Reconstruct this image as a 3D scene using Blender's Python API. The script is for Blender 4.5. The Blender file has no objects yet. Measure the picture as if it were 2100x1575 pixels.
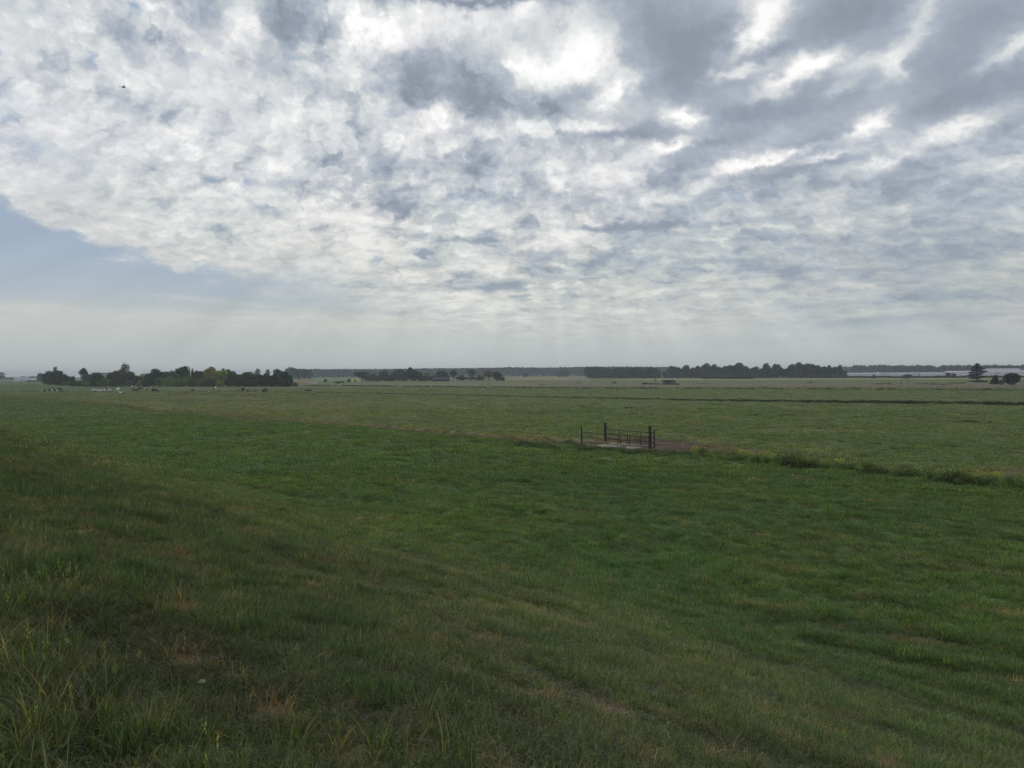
import bpy, math, random
import numpy as np
from mathutils import Vector, Matrix
PI = math.pi
SC = bpy.context.scene
COL = SC.collection

# ------------------------------------------------------------------ camera
FPX, CX, CY, YH, CAMZ = 1550.0, 1050.0, 787.5, 766.0, 6.0      # photo pixels, horizon row, eye height above the polder
PITCH = math.atan((CY - YH) / FPX)
cam_d = bpy.data.cameras.new('camera')
cam_d.sensor_width = 36.0
cam_d.lens = 36.0 * FPX / 2100.0
cam_d.clip_start, cam_d.clip_end = 0.1, 40000.0
cam = bpy.data.objects.new('camera', cam_d)
COL.objects.link(cam)
cam.location = (0, 0, CAMZ)
ROLL = 0.0060                                                  # the horizon climbs a little to the right
CF = Vector((0, math.cos(PITCH), -math.sin(PITCH)))
CU0 = Vector((0, math.sin(PITCH), math.cos(PITCH)))
CR = (Vector((1, 0, 0)) * math.cos(ROLL) - CU0 * math.sin(ROLL)).normalized()
CU = (Vector((1, 0, 0)) * math.sin(ROLL) + CU0 * math.cos(ROLL)).normalized()
cam.rotation_euler = Matrix((CR, CU, -CF)).transposed().to_euler()
SC.camera = cam

# ------------------------------------------------------------------ render settings
SC.view_settings.view_transform = 'Standard'
SC.view_settings.look = 'None'
SC.view_settings.exposure = 0.0
SC.view_settings.gamma = 1.0
SC.render.engine = 'CYCLES'
SC.cycles.max_bounces = 5
SC.cycles.diffuse_bounces = 3
SC.cycles.transmission_bounces = 3
SC.cycles.volume_bounces = 0
SC.cycles.transparent_max_bounces = 4
SC.cycles.use_denoising = True
SC.cycles.denoiser = 'OPENIMAGEDENOISE'
SC.cycles.denoising_input_passes = 'RGB_ALBEDO_NORMAL'
SC.cycles.denoising_prefilter = 'NONE'
SC.cycles.caustics_reflective = False
SC.cycles.caustics_refractive = False


def lin(r, g, b, k=1.0):
    f = lambda c: ((c / 255 + 0.055) / 1.055) ** 2.4 if c > 10.3 else c / 255 / 12.92
    return (f(r) * k, f(g) * k, f(b) * k, 1.0)


def pix_dir(px, py):
    dx, dy = (px - CX) / FPX, (CY - py) / FPX
    return (CF + CR * dx + CU * dy).normalized()


class NG:
    """small helper for writing node trees"""
    def __init__(self, tree):
        self.t = tree
        tree.nodes.clear()

    def new(self, typ, **kw):
        n = self.t.nodes.new(typ)
        for k, v in kw.items():
            setattr(n, k, v)
        return n

    def put(self, sock, v):
        if isinstance(v, bpy.types.NodeSocket):
            self.t.links.new(v, sock)
        elif v is not None:
            sock.default_value = v

    def m(self, op, a, b=None, c=None, clamp=False):
        n = self.new('ShaderNodeMath', operation=op, use_clamp=clamp)
        self.put(n.inputs[0], a)
        self.put(n.inputs[1], b)
        if c is not None:
            self.put(n.inputs[2], c)
        return n.outputs[0]

    def vm(self, op, a, b=None, out=0):
        n = self.new('ShaderNodeVectorMath', operation=op)
        self.put(n.inputs[0], a)
        if b is not None:
            self.put(n.inputs[3 if op == 'SCALE' else 1], b)
        return n.outputs[out]

    def comb(self, x, y, z=0.0):
        n = self.new('ShaderNodeCombineXYZ')
        for i, v in enumerate((x, y, z)):
            self.put(n.inputs[i], v)
        return n.outputs[0]

    def mapr(self, v, a, b, c, d, smooth=True):
        n = self.new('ShaderNodeMapRange', interpolation_type='SMOOTHSTEP' if smooth else 'LINEAR', clamp=True)
        for i, x in enumerate((v, a, b, c, d)):
            self.put(n.inputs[i], x)
        return n.outputs[0]

    def mapping(self, v, loc=(0, 0, 0), rot=(0, 0, 0), sc=(1, 1, 1), typ='POINT'):
        n = self.new('ShaderNodeMapping', vector_type=typ)
        self.put(n.inputs[0], v)
        n.inputs[1].default_value = loc
        n.inputs[2].default_value = rot
        n.inputs[3].default_value = sc
        return n.outputs[0]

    def noise(self, v, scale, detail=4.0, rough=0.55, dist=0.0, col=False, lac=2.0):
        n = self.new('ShaderNodeTexNoise')
        self.put(n.inputs['Vector'], v)
        n.inputs['Scale'].default_value = scale
        n.inputs['Detail'].default_value = detail
        n.inputs['Roughness'].default_value = rough
        n.inputs['Lacunarity'].default_value = lac
        n.inputs['Distortion'].default_value = dist
        return n.outputs['Color' if col else 0]

    def mix(self, f, a, b, blend='MIX'):
        n = self.new('ShaderNodeMix', data_type='RGBA', blend_type=blend)
        self.put(n.inputs[0], f)
        self.put(n.inputs[6], a)
        self.put(n.inputs[7], b)
        return n.outputs[2]

    def ramp(self, f, stops, interp='LINEAR'):
        n = self.new('ShaderNodeValToRGB')
        self.put(n.inputs[0], f)
        cr = n.color_ramp
        cr.interpolation = interp
        while len(cr.elements) > 1:
            cr.elements.remove(cr.elements[-1])
        cr.elements[0].position, cr.elements[0].color = stops[0]
        for p, c in stops[1:]:
            e = cr.elements.new(p)
            e.color = c
        return n.outputs[0]


# ------------------------------------------------------------------ world and sun
SUN_AZ, SUN_EL = math.radians(3.0), math.radians(30.0)          # in front of the camera, veiled by the cloud deck
UN = 15.5                                                       # sky angle units: about 100 photo pixels each
VEIL = 0.25                                                     # share of sun and clear-sky light the cloud veil lets through
world = bpy.data.worlds.new('World')
SC.world = world
world.use_nodes = True
W = NG(world.node_tree)
sky = W.new('ShaderNodeTexSky', sky_type='NISHITA')
sky.sun_disc = False
sky.sun_elevation = SUN_EL
sky.sun_rotation = SUN_AZ
sky.air_density, sky.dust_density, sky.ozone_density = 1.0, 0.3, 1.0
bg = W.new('ShaderNodeBackground')
W.t.links.new(sky.outputs[0], bg.inputs[0])
bg.inputs[1].default_value = 0.05
wo = W.new('ShaderNodeOutputWorld')
W.t.links.new(bg.outputs[0], wo.inputs[0])
world.cycles.sampling_method = 'MANUAL'
world.cycles.sample_map_resolution = 256

sd = bpy.data.lights.new('sun', 'SUN')
sd.energy = 4.0                                                 # a quarter of it comes through the veil
sd.angle = math.radians(14)
sd.color = (1.0, 0.96, 0.90)
sun = bpy.data.objects.new('sun', sd)
COL.objects.link(sun)
sun_dir = Vector((math.sin(SUN_AZ) * math.cos(SUN_EL), math.cos(SUN_AZ) * math.cos(SUN_EL), math.sin(SUN_EL)))
sun.rotation_euler = sun_dir.to_track_quat('Z', 'Y').to_euler()


def sk(px, py):
    v = pix_dir(px, py)
    return math.atan2(v.x, v.y) * UN, math.asin(v.z) * UN


# clear-sky radiance of the world above, by degrees from the sun and elevation (what shows through the veil)
NAZ = [0, 5, 10, 20, 30, 45, 60, 90, 135, 175]
NEL = [-1.25, 1.25, 3.75, 6.25, 8.75, 13.75, 18.75, 26.25, 33.75, 46.25, 61.25, 88.75]
NTAB = [
    [(0.90, 0.63, 0.33), (0.87, 0.62, 0.32), (0.81, 0.58, 0.31), (0.66, 0.50, 0.27), (0.53, 0.41, 0.24), (0.39, 0.32, 0.20), (0.30, 0.26, 0.16), (0.24, 0.21, 0.13), (0.31, 0.28, 0.18), (0.39, 0.35, 0.23)],
    [(0.91, 0.76, 0.46), (0.89, 0.74, 0.45), (0.84, 0.71, 0.44), (0.72, 0.62, 0.40), (0.60, 0.54, 0.35), (0.46, 0.43, 0.29), (0.37, 0.36, 0.24), (0.30, 0.29, 0.20), (0.40, 0.40, 0.28), (0.51, 0.49, 0.34)],
    [(0.67, 0.68, 0.56), (0.65, 0.67, 0.55), (0.61, 0.64, 0.54), (0.53, 0.57, 0.49), (0.45, 0.51, 0.44), (0.36, 0.42, 0.37), (0.29, 0.35, 0.31), (0.24, 0.28, 0.26), (0.32, 0.38, 0.35), (0.39, 0.47, 0.43)],
    [(0.53, 0.59, 0.59), (0.51, 0.58, 0.58), (0.48, 0.56, 0.56), (0.41, 0.50, 0.51), (0.35, 0.44, 0.46), (0.28, 0.36, 0.39), (0.23, 0.30, 0.33), (0.18, 0.24, 0.27), (0.24, 0.32, 0.36), (0.29, 0.40, 0.44)],
    [(0.45, 0.53, 0.57), (0.44, 0.51, 0.56), (0.41, 0.49, 0.54), (0.34, 0.43, 0.50), (0.28, 0.38, 0.45), (0.22, 0.31, 0.38), (0.18, 0.26, 0.32), (0.14, 0.21, 0.26), (0.18, 0.27, 0.34), (0.23, 0.33, 0.41)],
    [(0.39, 0.45, 0.53), (0.37, 0.44, 0.52), (0.33, 0.41, 0.50), (0.26, 0.34, 0.45), (0.21, 0.29, 0.40), (0.16, 0.24, 0.34), (0.13, 0.20, 0.29), (0.10, 0.16, 0.23), (0.13, 0.19, 0.28), (0.15, 0.23, 0.34)],
    [(0.39, 0.43, 0.51), (0.36, 0.41, 0.49), (0.31, 0.37, 0.46), (0.22, 0.29, 0.40), (0.17, 0.24, 0.35), (0.13, 0.20, 0.30), (0.11, 0.16, 0.25), (0.08, 0.13, 0.19), (0.09, 0.15, 0.23), (0.11, 0.17, 0.27)],
    [(0.43, 0.44, 0.49), (0.38, 0.40, 0.46), (0.30, 0.34, 0.42), (0.19, 0.24, 0.34), (0.14, 0.20, 0.30), (0.10, 0.16, 0.25), (0.08, 0.13, 0.21), (0.06, 0.10, 0.16), (0.06, 0.11, 0.17), (0.08, 0.12, 0.20)],
    [(0.35, 0.36, 0.42), (0.31, 0.33, 0.39), (0.25, 0.28, 0.35), (0.16, 0.20, 0.29), (0.12, 0.16, 0.26), (0.09, 0.13, 0.22), (0.07, 0.11, 0.19), (0.05, 0.08, 0.14), (0.05, 0.08, 0.14), (0.06, 0.09, 0.16)],
    [(0.14, 0.18, 0.25), (0.14, 0.17, 0.25), (0.13, 0.16, 0.24), (0.10, 0.14, 0.22), (0.08, 0.12, 0.20), (0.07, 0.10, 0.18), (0.06, 0.09, 0.15), (0.04, 0.07, 0.12), (0.04, 0.06, 0.11), (0.04, 0.06, 0.11)],
    [(0.07, 0.10, 0.17), (0.07, 0.10, 0.17), (0.07, 0.10, 0.17), (0.06, 0.09, 0.16), (0.06, 0.09, 0.15), (0.05, 0.08, 0.14), (0.05, 0.07, 0.13), (0.04, 0.06, 0.11), (0.03, 0.05, 0.09), (0.03, 0.05, 0.09)],
    [(0.04, 0.06, 0.11), (0.04, 0.06, 0.11), (0.04, 0.06, 0.11), (0.04, 0.06, 0.11), (0.04, 0.06, 0.11), (0.04, 0.06, 0.10), (0.03, 0.06, 0.10), (0.03, 0.06, 0.10), (0.03, 0.06, 0.10), (0.04, 0.06, 0.11)],
]

# ------------------------------------------------------------------ numeric noise (for relief, scatter and the cloud deck)
def _hash(ix, iy, seed):
    h = (ix.astype(np.int64) * 374761393 + iy.astype(np.int64) * 668265263 + seed * 1442695041) & 0xFFFFFFFF
    h = ((h ^ (h >> 13)) * 1274126177) & 0xFFFFFFFF
    h = (h ^ (h >> 16)) * 2246822519 & 0xFFFFFFFF
    return h ^ (h >> 15)


def gnoise(x, y, seed=0):
    """2-D gradient noise, about -1..1"""
    x = np.asarray(x, float)
    y = np.asarray(y, float)
    x0, y0 = np.floor(x), np.floor(y)
    fx, fy = x - x0, y - y0
    u, v = fx ** 3 * (fx * (fx * 6 - 15) + 10), fy ** 3 * (fy * (fy * 6 - 15) + 10)

    def g(ox, oy):
        a = (_hash(x0 + ox, y0 + oy, seed) & 0xFFFF) * (2 * PI / 65536.0)
        return np.cos(a) * (fx - ox) + np.sin(a) * (fy - oy)
    a, b, c, d = g(0, 0), g(1, 0), g(0, 1), g(1, 1)
    return 1.5 * ((a * (1 - u) + b * u) * (1 - v) + (c * (1 - u) + d * u) * v)


def fbm(x, y, seed=0, octv=5, rough=0.5, lac=2.03):
    s, a, n = 0.0, 1.0, 0.0
    for i in range(octv):
        s = s + a * gnoise(x, y, seed + 17 * i)
        n += a
        a *= rough
        x, y = (x * 0.8 - y * 0.6) * lac + 5.3, (x * 0.6 + y * 0.8) * lac - 2.1
    return s / n * 1.6


def billow(x, y, seed=0, octv=5, rough=0.5, lac=2.03):
    s, a, n = 0.0, 1.0, 0.0
    for i in range(octv):
        s = s + a * (np.abs(gnoise(x, y, seed + 17 * i)) * 2.4 - 0.75)
        n += a
        a *= rough
        x, y = (x * 0.8 - y * 0.6) * lac + 5.3, (x * 0.6 + y * 0.8) * lac - 2.1
    return s / n * 1.4


def sstep(x, a, b):
    t = np.clip((x - a) / (b - a), 0, 1)
    return t * t * (3 - 2 * t)


def colramp(v, stops):
    xs = [s[0] for s in stops]
    cs = [lin(*s[1])[:3] for s in stops]
    return np.stack([np.interp(v, xs, [c[i] for c in cs]) for i in range(3)], -1)


def gauss_sum(A, E, items):
    out = np.zeros_like(A)
    for px, py, rx, ry, rot, w in items:
        if ry < 10 and py > 400 and w < -0.2:
            ry, w = ry * 1.35, w * 1.3
        a, e = sk(px, py)
        c, s = math.cos(math.radians(rot)), math.sin(math.radians(rot))
        u = ((A - a) * c + (E - e) * s) / (rx / 88)
        v = (-(A - a) * s + (E - e) * c) / (ry / 88)
        out += w * np.exp(-(u * u + v * v))
    return out


SKY_ZONES = [   # photo x, y, radii, turn, weight: the broad zones of the deck
    (1850, 150, 640, 330, 8, -0.24), (330, 230, 560, 300, -8, 0.13), (1000, 480, 420, 150, 0, 0.11), (1120, 130, 260, 120, 0, 0.09),
    (1950, 560, 330, 110, 0, -0.06), (1250, 650, 620, 60, 0, 0.12), (1450, 700, 700, 50, 0, -0.02), (1550, 440, 330, 70, -8, 0.10), (760, 520, 260, 80, 0, 0.10), (930, 240, 190, 150, 0, -0.12), (1250, 460, 330, 100, 0, -0.06), (1400, 480, 500, 130, 0, -0.03)]
SKY_LIGHT = [   # breaks where the veiled sun comes through, and pale gaps between the rolls
    (770, 55, 62, 30, -10, 0.50), (800, 85, 60, 22, 10, 0.22), (1110, 150, 60, 24, -25, 0.5), (1190, 105, 60, 50, 60, 0.62), (1240, 150, 42, 34, -30, 0.34), (1290, 165, 44, 15, 15, 0.40), (1250, 200, 40, 12, 30, 0.45), (1060, 130, 30, 22, 0, 0.2), (930, 35, 80, 22, 0, 0.26),
    (1000, 70, 40, 34, 60, 0.18), (1085, 20, 30, 16, 40, 0.4), (1570, 28, 52, 40, 45, 0.72), (1530, 85, 40, 13, 35, 0.36),
    (1875, 60, 95, 17, 57, 0.34), (2085, 92, 62, 14, 30, 0.45), (1625, 152, 72, 17, 22, 0.72), (1690, 128, 34, 10, 20, 0.5), (1520, 144, 52, 9, 8, 0.55),
    (1785, 125, 50, 13, 5, 0.30), (1838, 145, 20, 13, -40, 0.40), (1720, 182, 30, 9, 20, 0.30),
    (1785, 258, 44, 15, 18, 0.85), (1405, 243, 40, 13, -12, 0.85), (1385, 300, 42, 10, 8, 0.75), (1345, 295, 12, 8, 0, 0.3), (1520, 338, 45, 11, 12, 0.70), (1600, 318, 55, 7, 12, 0.55),
    (1215, 258, 62, 8, 0, 0.50), (1960, 272, 55, 13, 6, 0.50), (1990, 245, 60, 12, 14, 0.3), (1700, 320, 40, 5, 5, 0.35), (1820, 328, 42, 7, 10, 0.42), (1265, 293, 14, 8, 0, 0.4),
    (1100, 262, 40, 16, -5, 0.30), (1260, 350, 85, 20, 8, 0.34), (1290, 372, 50, 14, 10, 0.2), (2060, 335, 60, 9, 14, 0.30), (1980, 345, 40, 12, 14, 0.2),
    (640, 95, 35, 26, 0, 0.24), (500, 25, 30, 26, 0, 0.34), (490, 60, 30, 30, 0, 0.2), (640, 170, 40, 40, 0, 0.22), (905, 235, 40, 18, 0, 0.42), (860, 250, 40, 22, 0, 0.3),
    (640, 245, 70, 20, 5, 0.2), (990, 262, 50, 22, 5, 0.25), (910, 305, 26, 14, 0, 0.3), (800, 290, 40, 20, 0, 0.2), (1120, 335, 40, 14, 0, 0.2),
    (1190, 488, 60, 18, -8, 0.30), (1130, 478, 50, 14, 0, 0.2), (980, 440, 70, 12, 0, 0.26), (700, 440, 110, 14, -8, 0.20), (760, 455, 90, 8, -5, 0.2), (930, 470, 60, 6, 0, 0.30), (960, 602, 70, 5, 0, 0.30),
    (1130, 505, 60, 8, 0, 0.25), (800, 520, 70, 14, 0, 0.1), (1000, 548, 60, 5, 0, 0.25), (880, 570, 30, 3, 0, 0.2), (1480, 540, 60, 5, 5, 0.22), (1110, 600, 60, 3, 0, 0.2),
    (1420, 395, 60, 12, 30, 0.22), (1470, 440, 30, 22, 40, 0.22), (1630, 385, 26, 22, 0, 0.25), (1700, 410, 70, 22, 30, 0.18), (1350, 405, 60, 14, 0, 0.12), (1540, 465, 90, 5, 0, 0.22), (1700, 470, 60, 14, 0, 0.15)]
SKY_DARK = [    # grey undersides
    (600, 35, 78, 48, -25, -0.52), (585, 75, 42, 34, -60, -0.35), (420, 8, 32, 42, 60, -0.42), (262, 78, 34, 20, -30, -0.42), (365, 102, 22, 20, -40, -0.36), (235, 45, 22, 30, 50, -0.18),
    (520, 118, 30, 20, -30, -0.30), (283, 222, 32, 22, 0, -0.38), (345, 220, 26, 14, 0, -0.16), (100, 175, 40, 12, -10, -0.20), (225, 178, 26, 14, 0, -0.24), (85, 115, 20, 12, 0, -0.12), (460, 245, 12, 16, 0, -0.2), (370, 240, 20, 14, 0, -0.14),
    (870, 165, 58, 46, -15, -0.58), (985, 200, 46, 44, 30, -0.55), (700, 195, 46, 16, 0, -0.26), (1185, 190, 62, 16, 4, -0.55), (1120, 225, 70, 14, 0, -0.35), (640, 215, 14, 40, 0, -0.22), (600, 160, 20, 40, 60, -0.24),
    (800, 390, 60, 26, -8, -0.28), (780, 325, 22, 60, 15, -0.22), (840, 425, 90, 9, -5, -0.36), (905, 455, 34, 9, 0, -0.26), (980, 330, 26, 40, 0, -0.28), (700, 340, 60, 40, 0, -0.12), (1090, 390, 50, 26, 0, -0.15), (650, 380, 40, 10, 0, -0.2), (960, 345, 40, 18, 0, -0.16),
    (1340, 45, 110, 52, -15, -0.40), (1410, 125, 70, 46, -10, -0.42), (1340, 170, 60, 30, -10, -0.2), (970, 2, 150, 7, 0, -0.75), (1700, 55, 120, 46, 15, -0.28), (1960, 130, 60, 60, 20, -0.24), (2040, 180, 90, 30, 8, -0.20), (1760, 20, 50, 30, 0, -0.2), (2060, 20, 70, 30, 0, -0.22), (1570, 110, 40, 16, 20, -0.3), (1470, 60, 40, 30, 0, -0.2),
    (1310, 262, 60, 16, 0, -0.36), (1240, 280, 80, 9, 0, -0.30), (1500, 235, 50, 22, 6, -0.26), (1600, 225, 150, 20, 4, -0.24), (1680, 280, 60, 16, 12, -0.22), (1480, 290, 60, 12, 10, -0.30), (1660, 345, 90, 9, 10, -0.28), (1390, 345, 40, 18, 10, -0.34), (1390, 375, 50, 12, 0, -0.2),
    (1860, 225, 130, 12, 10, -0.14), (2040, 265, 50, 10, 5, -0.12), (1690, 375, 70, 14, 0, -0.30), (1880, 375, 50, 22, 0, -0.24), (1950, 395, 40, 30, 0, -0.1),
    (1000, 491, 30, 4.5, 0, -0.65), (930, 490, 60, 5, -2, -0.35), (1010, 470, 30, 4, 0, -0.3), (800, 465, 36, 5, 0, -0.34), (900, 520, 60, 8, 0, -0.24), (1110, 525, 50, 9, 0, -0.22), (1125, 553, 40, 5, 0, -0.38),
    (1240, 530, 26, 11, 20, -0.55), (1205, 540, 26, 5, 0, -0.34), (930, 565, 48, 6, 0, -0.48), (860, 545, 30, 6, 0, -0.24), (1030, 583, 48, 6, 2, -0.66), (960, 592, 60, 4, 2, -0.45), (880, 585, 40, 4, 0, -0.25), (1180, 572, 40, 4, 0, -0.2),
    (1290, 465, 70, 5, 0, -0.38), (1210, 467, 50, 5, 0, -0.28), (1370, 460, 50, 5, 0, -0.25), (1280, 492, 34, 7, 0, -0.34), (1543, 545, 24, 16, 0, -0.38), (1625, 555, 18, 14, -30, -0.42), (1598, 530, 14, 20, -20, -0.2), (1690, 545, 36, 14, 0, -0.22), (1840, 512, 40, 14, -5, -0.38), (1830, 480, 30, 12, 0, -0.16),
    (1975, 512, 34, 16, -10, -0.34), (1950, 480, 40, 12, 0, -0.16), (2070, 500, 30, 20, 0, -0.14), (1560, 485, 50, 14, 0, -0.20), (1410, 425, 30, 26, -20, -0.24), (1570, 400, 12, 16, 20, -0.2), (1600, 440, 20, 30, 0, -0.14), (1440, 650, 20, 8, 0, -0.20), (1580, 625, 18, 14, 0, -0.14),
    (1850, 612, 120, 6, 2, -0.24), (1820, 655, 140, 6, 2, -0.26), (1480, 535, 60, 4, 0, -0.3), (1440, 553, 30, 4, 0, -0.3), (1560, 700, 160, 5, 2, -0.14),
    (330, 415, 22, 14, 40, -0.22), (458, 472, 16, 12, 0, -0.34), (215, 395, 16, 12, 60, -0.28), (300, 330, 18, 14, 0, -0.16), (400, 500, 30, 10, 0, -0.14), (580, 440, 30, 8, 0, -0.24), (590, 530, 12, 10, 0, -0.22), (580, 400, 16, 10, 0, -0.2), (120, 350, 40, 9, -20, -0.12)]
SKY_RIFT = [    # small windows of blue between the cells
    (265, 18, 14, 7, -30, 1.0), (190, 122, 10, 5, 0, .6), (410, 120, 12, 6, 0, .5), (440, 372, 9, 8, 0, .8), (505, 375, 14, 7, -30, .7), (955, 402, 18, 6, 0, .9), (1045, 398, 8, 6, 0, .8), (535, 430, 14, 6, -20, .7),
    (395, 425, 8, 4, 30, .5), (60, 300, 40, 14, -10, .45), (10, 190, 30, 14, 0, .45), (20, 235, 14, 12, 0, .4), (770, 535, 6, 12, -30, .6), (1465, 420, 14, 5, 20, .9), (1515, 395, 12, 4, 0, .6), (1590, 385, 7, 5, 0, .7), (1360, 495, 12, 10, 0, .4), (5, 108, 10, 5, 20, 1.), (590, 375, 30, 9, 20, .3), (640, 350, 16, 6, 0, .3), (1505, 395, 20, 5, -20, .4), (1600, 510, 10, 10, 0, .3), (600, 115, 14, 8, 0, .3)]


def sky_radiance(X, Y, Z):
    """linear colour of the sky for unit directions"""
    A = np.arctan2(X, Y) * UN
    E = np.arcsin(np.clip(Z, -1, 1)) * UN
    zc = np.maximum(Z, 0) + 0.16
    qx, qy = X / zc, Y / zc
    # domain warps
    w1x, w1y = fbm(A * 0.9, E * 1.3, 3, 5, 0.55), fbm(A * 0.9 + 9, E * 1.3 + 4, 5, 5, 0.55)
    w2x, w2y = fbm(qx * 6, qy * 6, 11, 5, 0.6), fbm(qx * 6 + 7, qy * 6 + 3, 13, 5, 0.6)
    ff = fbm(A * 3.1, E * 4.2, 7, 6, 0.6)
    ff2 = fbm(A * 3.1 + 5, E * 4.2 + 8, 9, 6, 0.6)
    Aw = A + 0.14 * w1x + 0.16 * ff
    Ew = E + (0.09 * w1y + 0.10 * ff2) * (0.45 + 0.55 * sstep(E, 1.5, 5))
    # puffs: flattened towards the horizon as the deck recedes
    F = np.interp(E, [-2, 0, 0.6, 1.2, 2, 3, 4.2, 6, 9, 30], np.cumsum([0, 2 / .06, .6 / .07, .6 / .10, .8 / .15, 1 / .24, 1.2 / .36, 1.8 / .48, 3 / .6, 21 / 1.2]))
    la = A * np.interp(E, [0, 3, 5, 9], [0.9, 1.5, 2.0, 2.0])
    la = la * 0.5 + A * 0.75
    puff = fbm(la + 0.25 * ff, F * 0.8 + 0.25 * ff2, 101, 5, 0.52)
    puff2 = fbm(la * 2.3 + 0.4 * ff, F * 1.9 + 0.4 * ff2, 111, 5, 0.58)
    lowk = sstep(E, 0.4, 3.0)
    zone = gauss_sum(A, E, SKY_ZONES)
    light = gauss_sum(Aw, Ew, SKY_LIGHT)
    dark = gauss_sum(Aw, Ew, SKY_DARK)
    left = 1 - sstep(A + 0.45 * E + 0.5 * w1x, -1.0, 6.5)
    cells = -billow(qx * 8 + 0.5 * w2x, qy * 8 + 0.5 * w2y, 21, 6, 0.55)
    fine = fbm(qx * 20 + w2x, qy * 20 + w2y, 31, 6, 0.6)
    mid = fbm(qx * 4.2 + 0.3 * w2x, qy * 4.2, 41, 5, 0.55)
    ca, sa = math.cos(math.radians(-26)), math.sin(math.radians(-26))
    rx, ry = qx * ca - qy * sa, qx * sa + qy * ca
    folds = fbm(rx * 1.5, ry * 4.5 + 0.4 * w1x, 51, 5, 0.5)
    hor = fbm(A * 0.5 + 0.3 * w1x, E * 2.6 + 0.25 * w1y, 61, 6, 0.56)
    horf = fbm(A * 1.6, E * 7.5 + 0.6 * w1x, 67, 5, 0.55)
    mod = 0.55 + 0.45 * sstep(fbm(A * 0.35, E * 0.5, 71, 3), -0.6, 0.6)
    pd = -sstep(puff, 0.12, 0.95)
    pl = sstep(-puff, 0.0, 0.8)
    det = (0.035 + 0.065 * left) * cells + (0.016 + 0.050 * left) * fine + 0.07 * mid + 0.10 * (1 - left) * folds
    centre = np.exp(-((A + 0.5) / 5.5) ** 2)
    calm = 1 - 0.85 * sstep(A, 1.0, 4.0) * sstep(E, 3.4, 4.6)
    det = det + (0.10 + 0.18 * left + 0.16 * centre) * calm * (pd + 0.55 * pl) + (0.06 + 0.11 * left) * calm * puff2
    det = det * (0.18 + 0.82 * lowk) * mod
    hk = sstep(E, 0.2, 1.6) * (1 - 0.8 * sstep(E, 3.4, 5.0)) * sstep(A, -8, -2)
    det = det + hk * (0.14 * hor + 0.10 * horf + 0.13 * pl + 0.16 * pd + 0.10 * puff2)
    # gaps keep their crisp rims where thin cloud is lit from behind
    det = det * (1 + 0.06 * left)
    b = 0.645 + zone + (light * 1.0 + dark * 0.88) * (0.55 + 0.45 * lowk) + det
    b = b + 0.10 * sstep(b, 0.7, 1.0) * (fine + 0.6 * puff2) * (0.4 + 0.6 * sstep(E, 2, 5))
    b = np.where(b > 0.85, 0.85 + (b - 0.85) * 0.85, b)
    b = np.clip(b, 0, 1.25)
    hi = colramp(b, [(0.0, (141, 149, 163)), (0.2, (151, 160, 174)), (0.4, (168, 177, 190)), (0.6, (193, 199, 206)), (0.78, (217, 220, 223)), (0.95, (236, 237, 237)), (1.08, (251, 251, 250)), (1.2, (258, 258, 257))])
    lo = colramp(b, [(0.25, (156, 167, 179)), (0.45, (174, 183, 190)), (0.62, (193, 198, 198)), (0.8, (211, 213, 209)), (1.0, (229, 230, 224))])
    f = sstep(E, 1.3, 4.4)[..., None]
    deck = lo * (1 - f) + hi * f
    # subtle lilac or blue-green casts drifting through the grey
    cast = fbm(A * 0.4 + 3, E * 0.6, 81, 3)[..., None]
    deck = deck * (1 + cast * np.array([0.014, -0.001, 0.003]))
    clear = colramp(E + 0.08 * hor, [(-0.5, (180, 187, 186)), (0.0, (186, 193, 191)), (0.5, (189, 195, 193)), (1.15, (193, 198, 195)), (1.5, (178, 189, 197)), (2.1, (166, 182, 198)), (3.6, (156, 174, 197)), (6, (143, 167, 196))])
    west = 1 - 0.10 * sstep(A, 4.0, 10.5) * (1 - sstep(E, 1.0, 3.0))
    deck = deck * west[..., None]
    # lower edge of the deck, falling from the left edge towards the middle
    (a0, e0), (a1, e1), (a2, e2) = sk(0, 412), sk(330, 545), sk(650, 588)
    ed = np.interp(A, [-30, a0 - 6, a0, a1, a2, a2 + 4], [e0 + 2, e0 + 1.6, e0, e1, e2, e2 - 1.3])
    en = E - ed + 0.34 * fbm(A * 1.1, E * 2.4, 91, 6, 0.66) + 0.03 * w2x
    soft_e = 0.12 + 0.7 * sstep(A, -6.5, -3.5)
    soft_e = soft_e + 0.06 + 0.10 * np.clip(w1x, -0.5, 1)
    cov = sstep(en, -soft_e, soft_e)
    cov = np.maximum(cov, sstep(A + 0.5 * w1x, -5.2, -1.2) * (0.35 + 0.65 * sstep(E, 0.2, 2.4)))
    eb = sk(0, 622)[1]
    cov = np.maximum(cov, (1 - sstep(E + 0.10 * hor + 0.05 * w1y, eb - 0.10, eb + 0.08)) * 0.62 * sstep(E, 0.2, 1.2))
    wisp = gauss_sum(Aw * 0.4 + A * 0.6, Ew * 0.25 + E * 0.75, [(145, 463, 40, 5, -5, 0.9), (110, 461, 16, 3, 0, .5), (250, 534, 44, 3, 0, 0.5), (200, 540, 60, 2.5, 0, .2), (400, 612, 70, 4, -3, 0.5), (520, 625, 60, 5, -5, .4), (330, 606, 40, 2, 0, 0.3)])
    wisp = wisp * (0.65 + 0.5 * fine)
    cov = np.clip(cov + np.clip(wisp, 0, 1), 0, 1)
    rift = np.clip(gauss_sum(Aw, Ew, SKY_RIFT) * (1.2 + 1.1 * fine), 0, 1)
    rn = sstep(fbm(qx * 5 + 3, qy * 5, 95, 7, 0.62) + 0.45 * fbm(A * 0.5, E * 0.5, 97, 2), 0.78, 1.15) * (0.2 + 0.8 * left) * sstep(E, 1.6, 3.0)
    rift = np.clip(np.maximum(rift, 0.55 * rn), 0, 1) * 0.8
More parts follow.
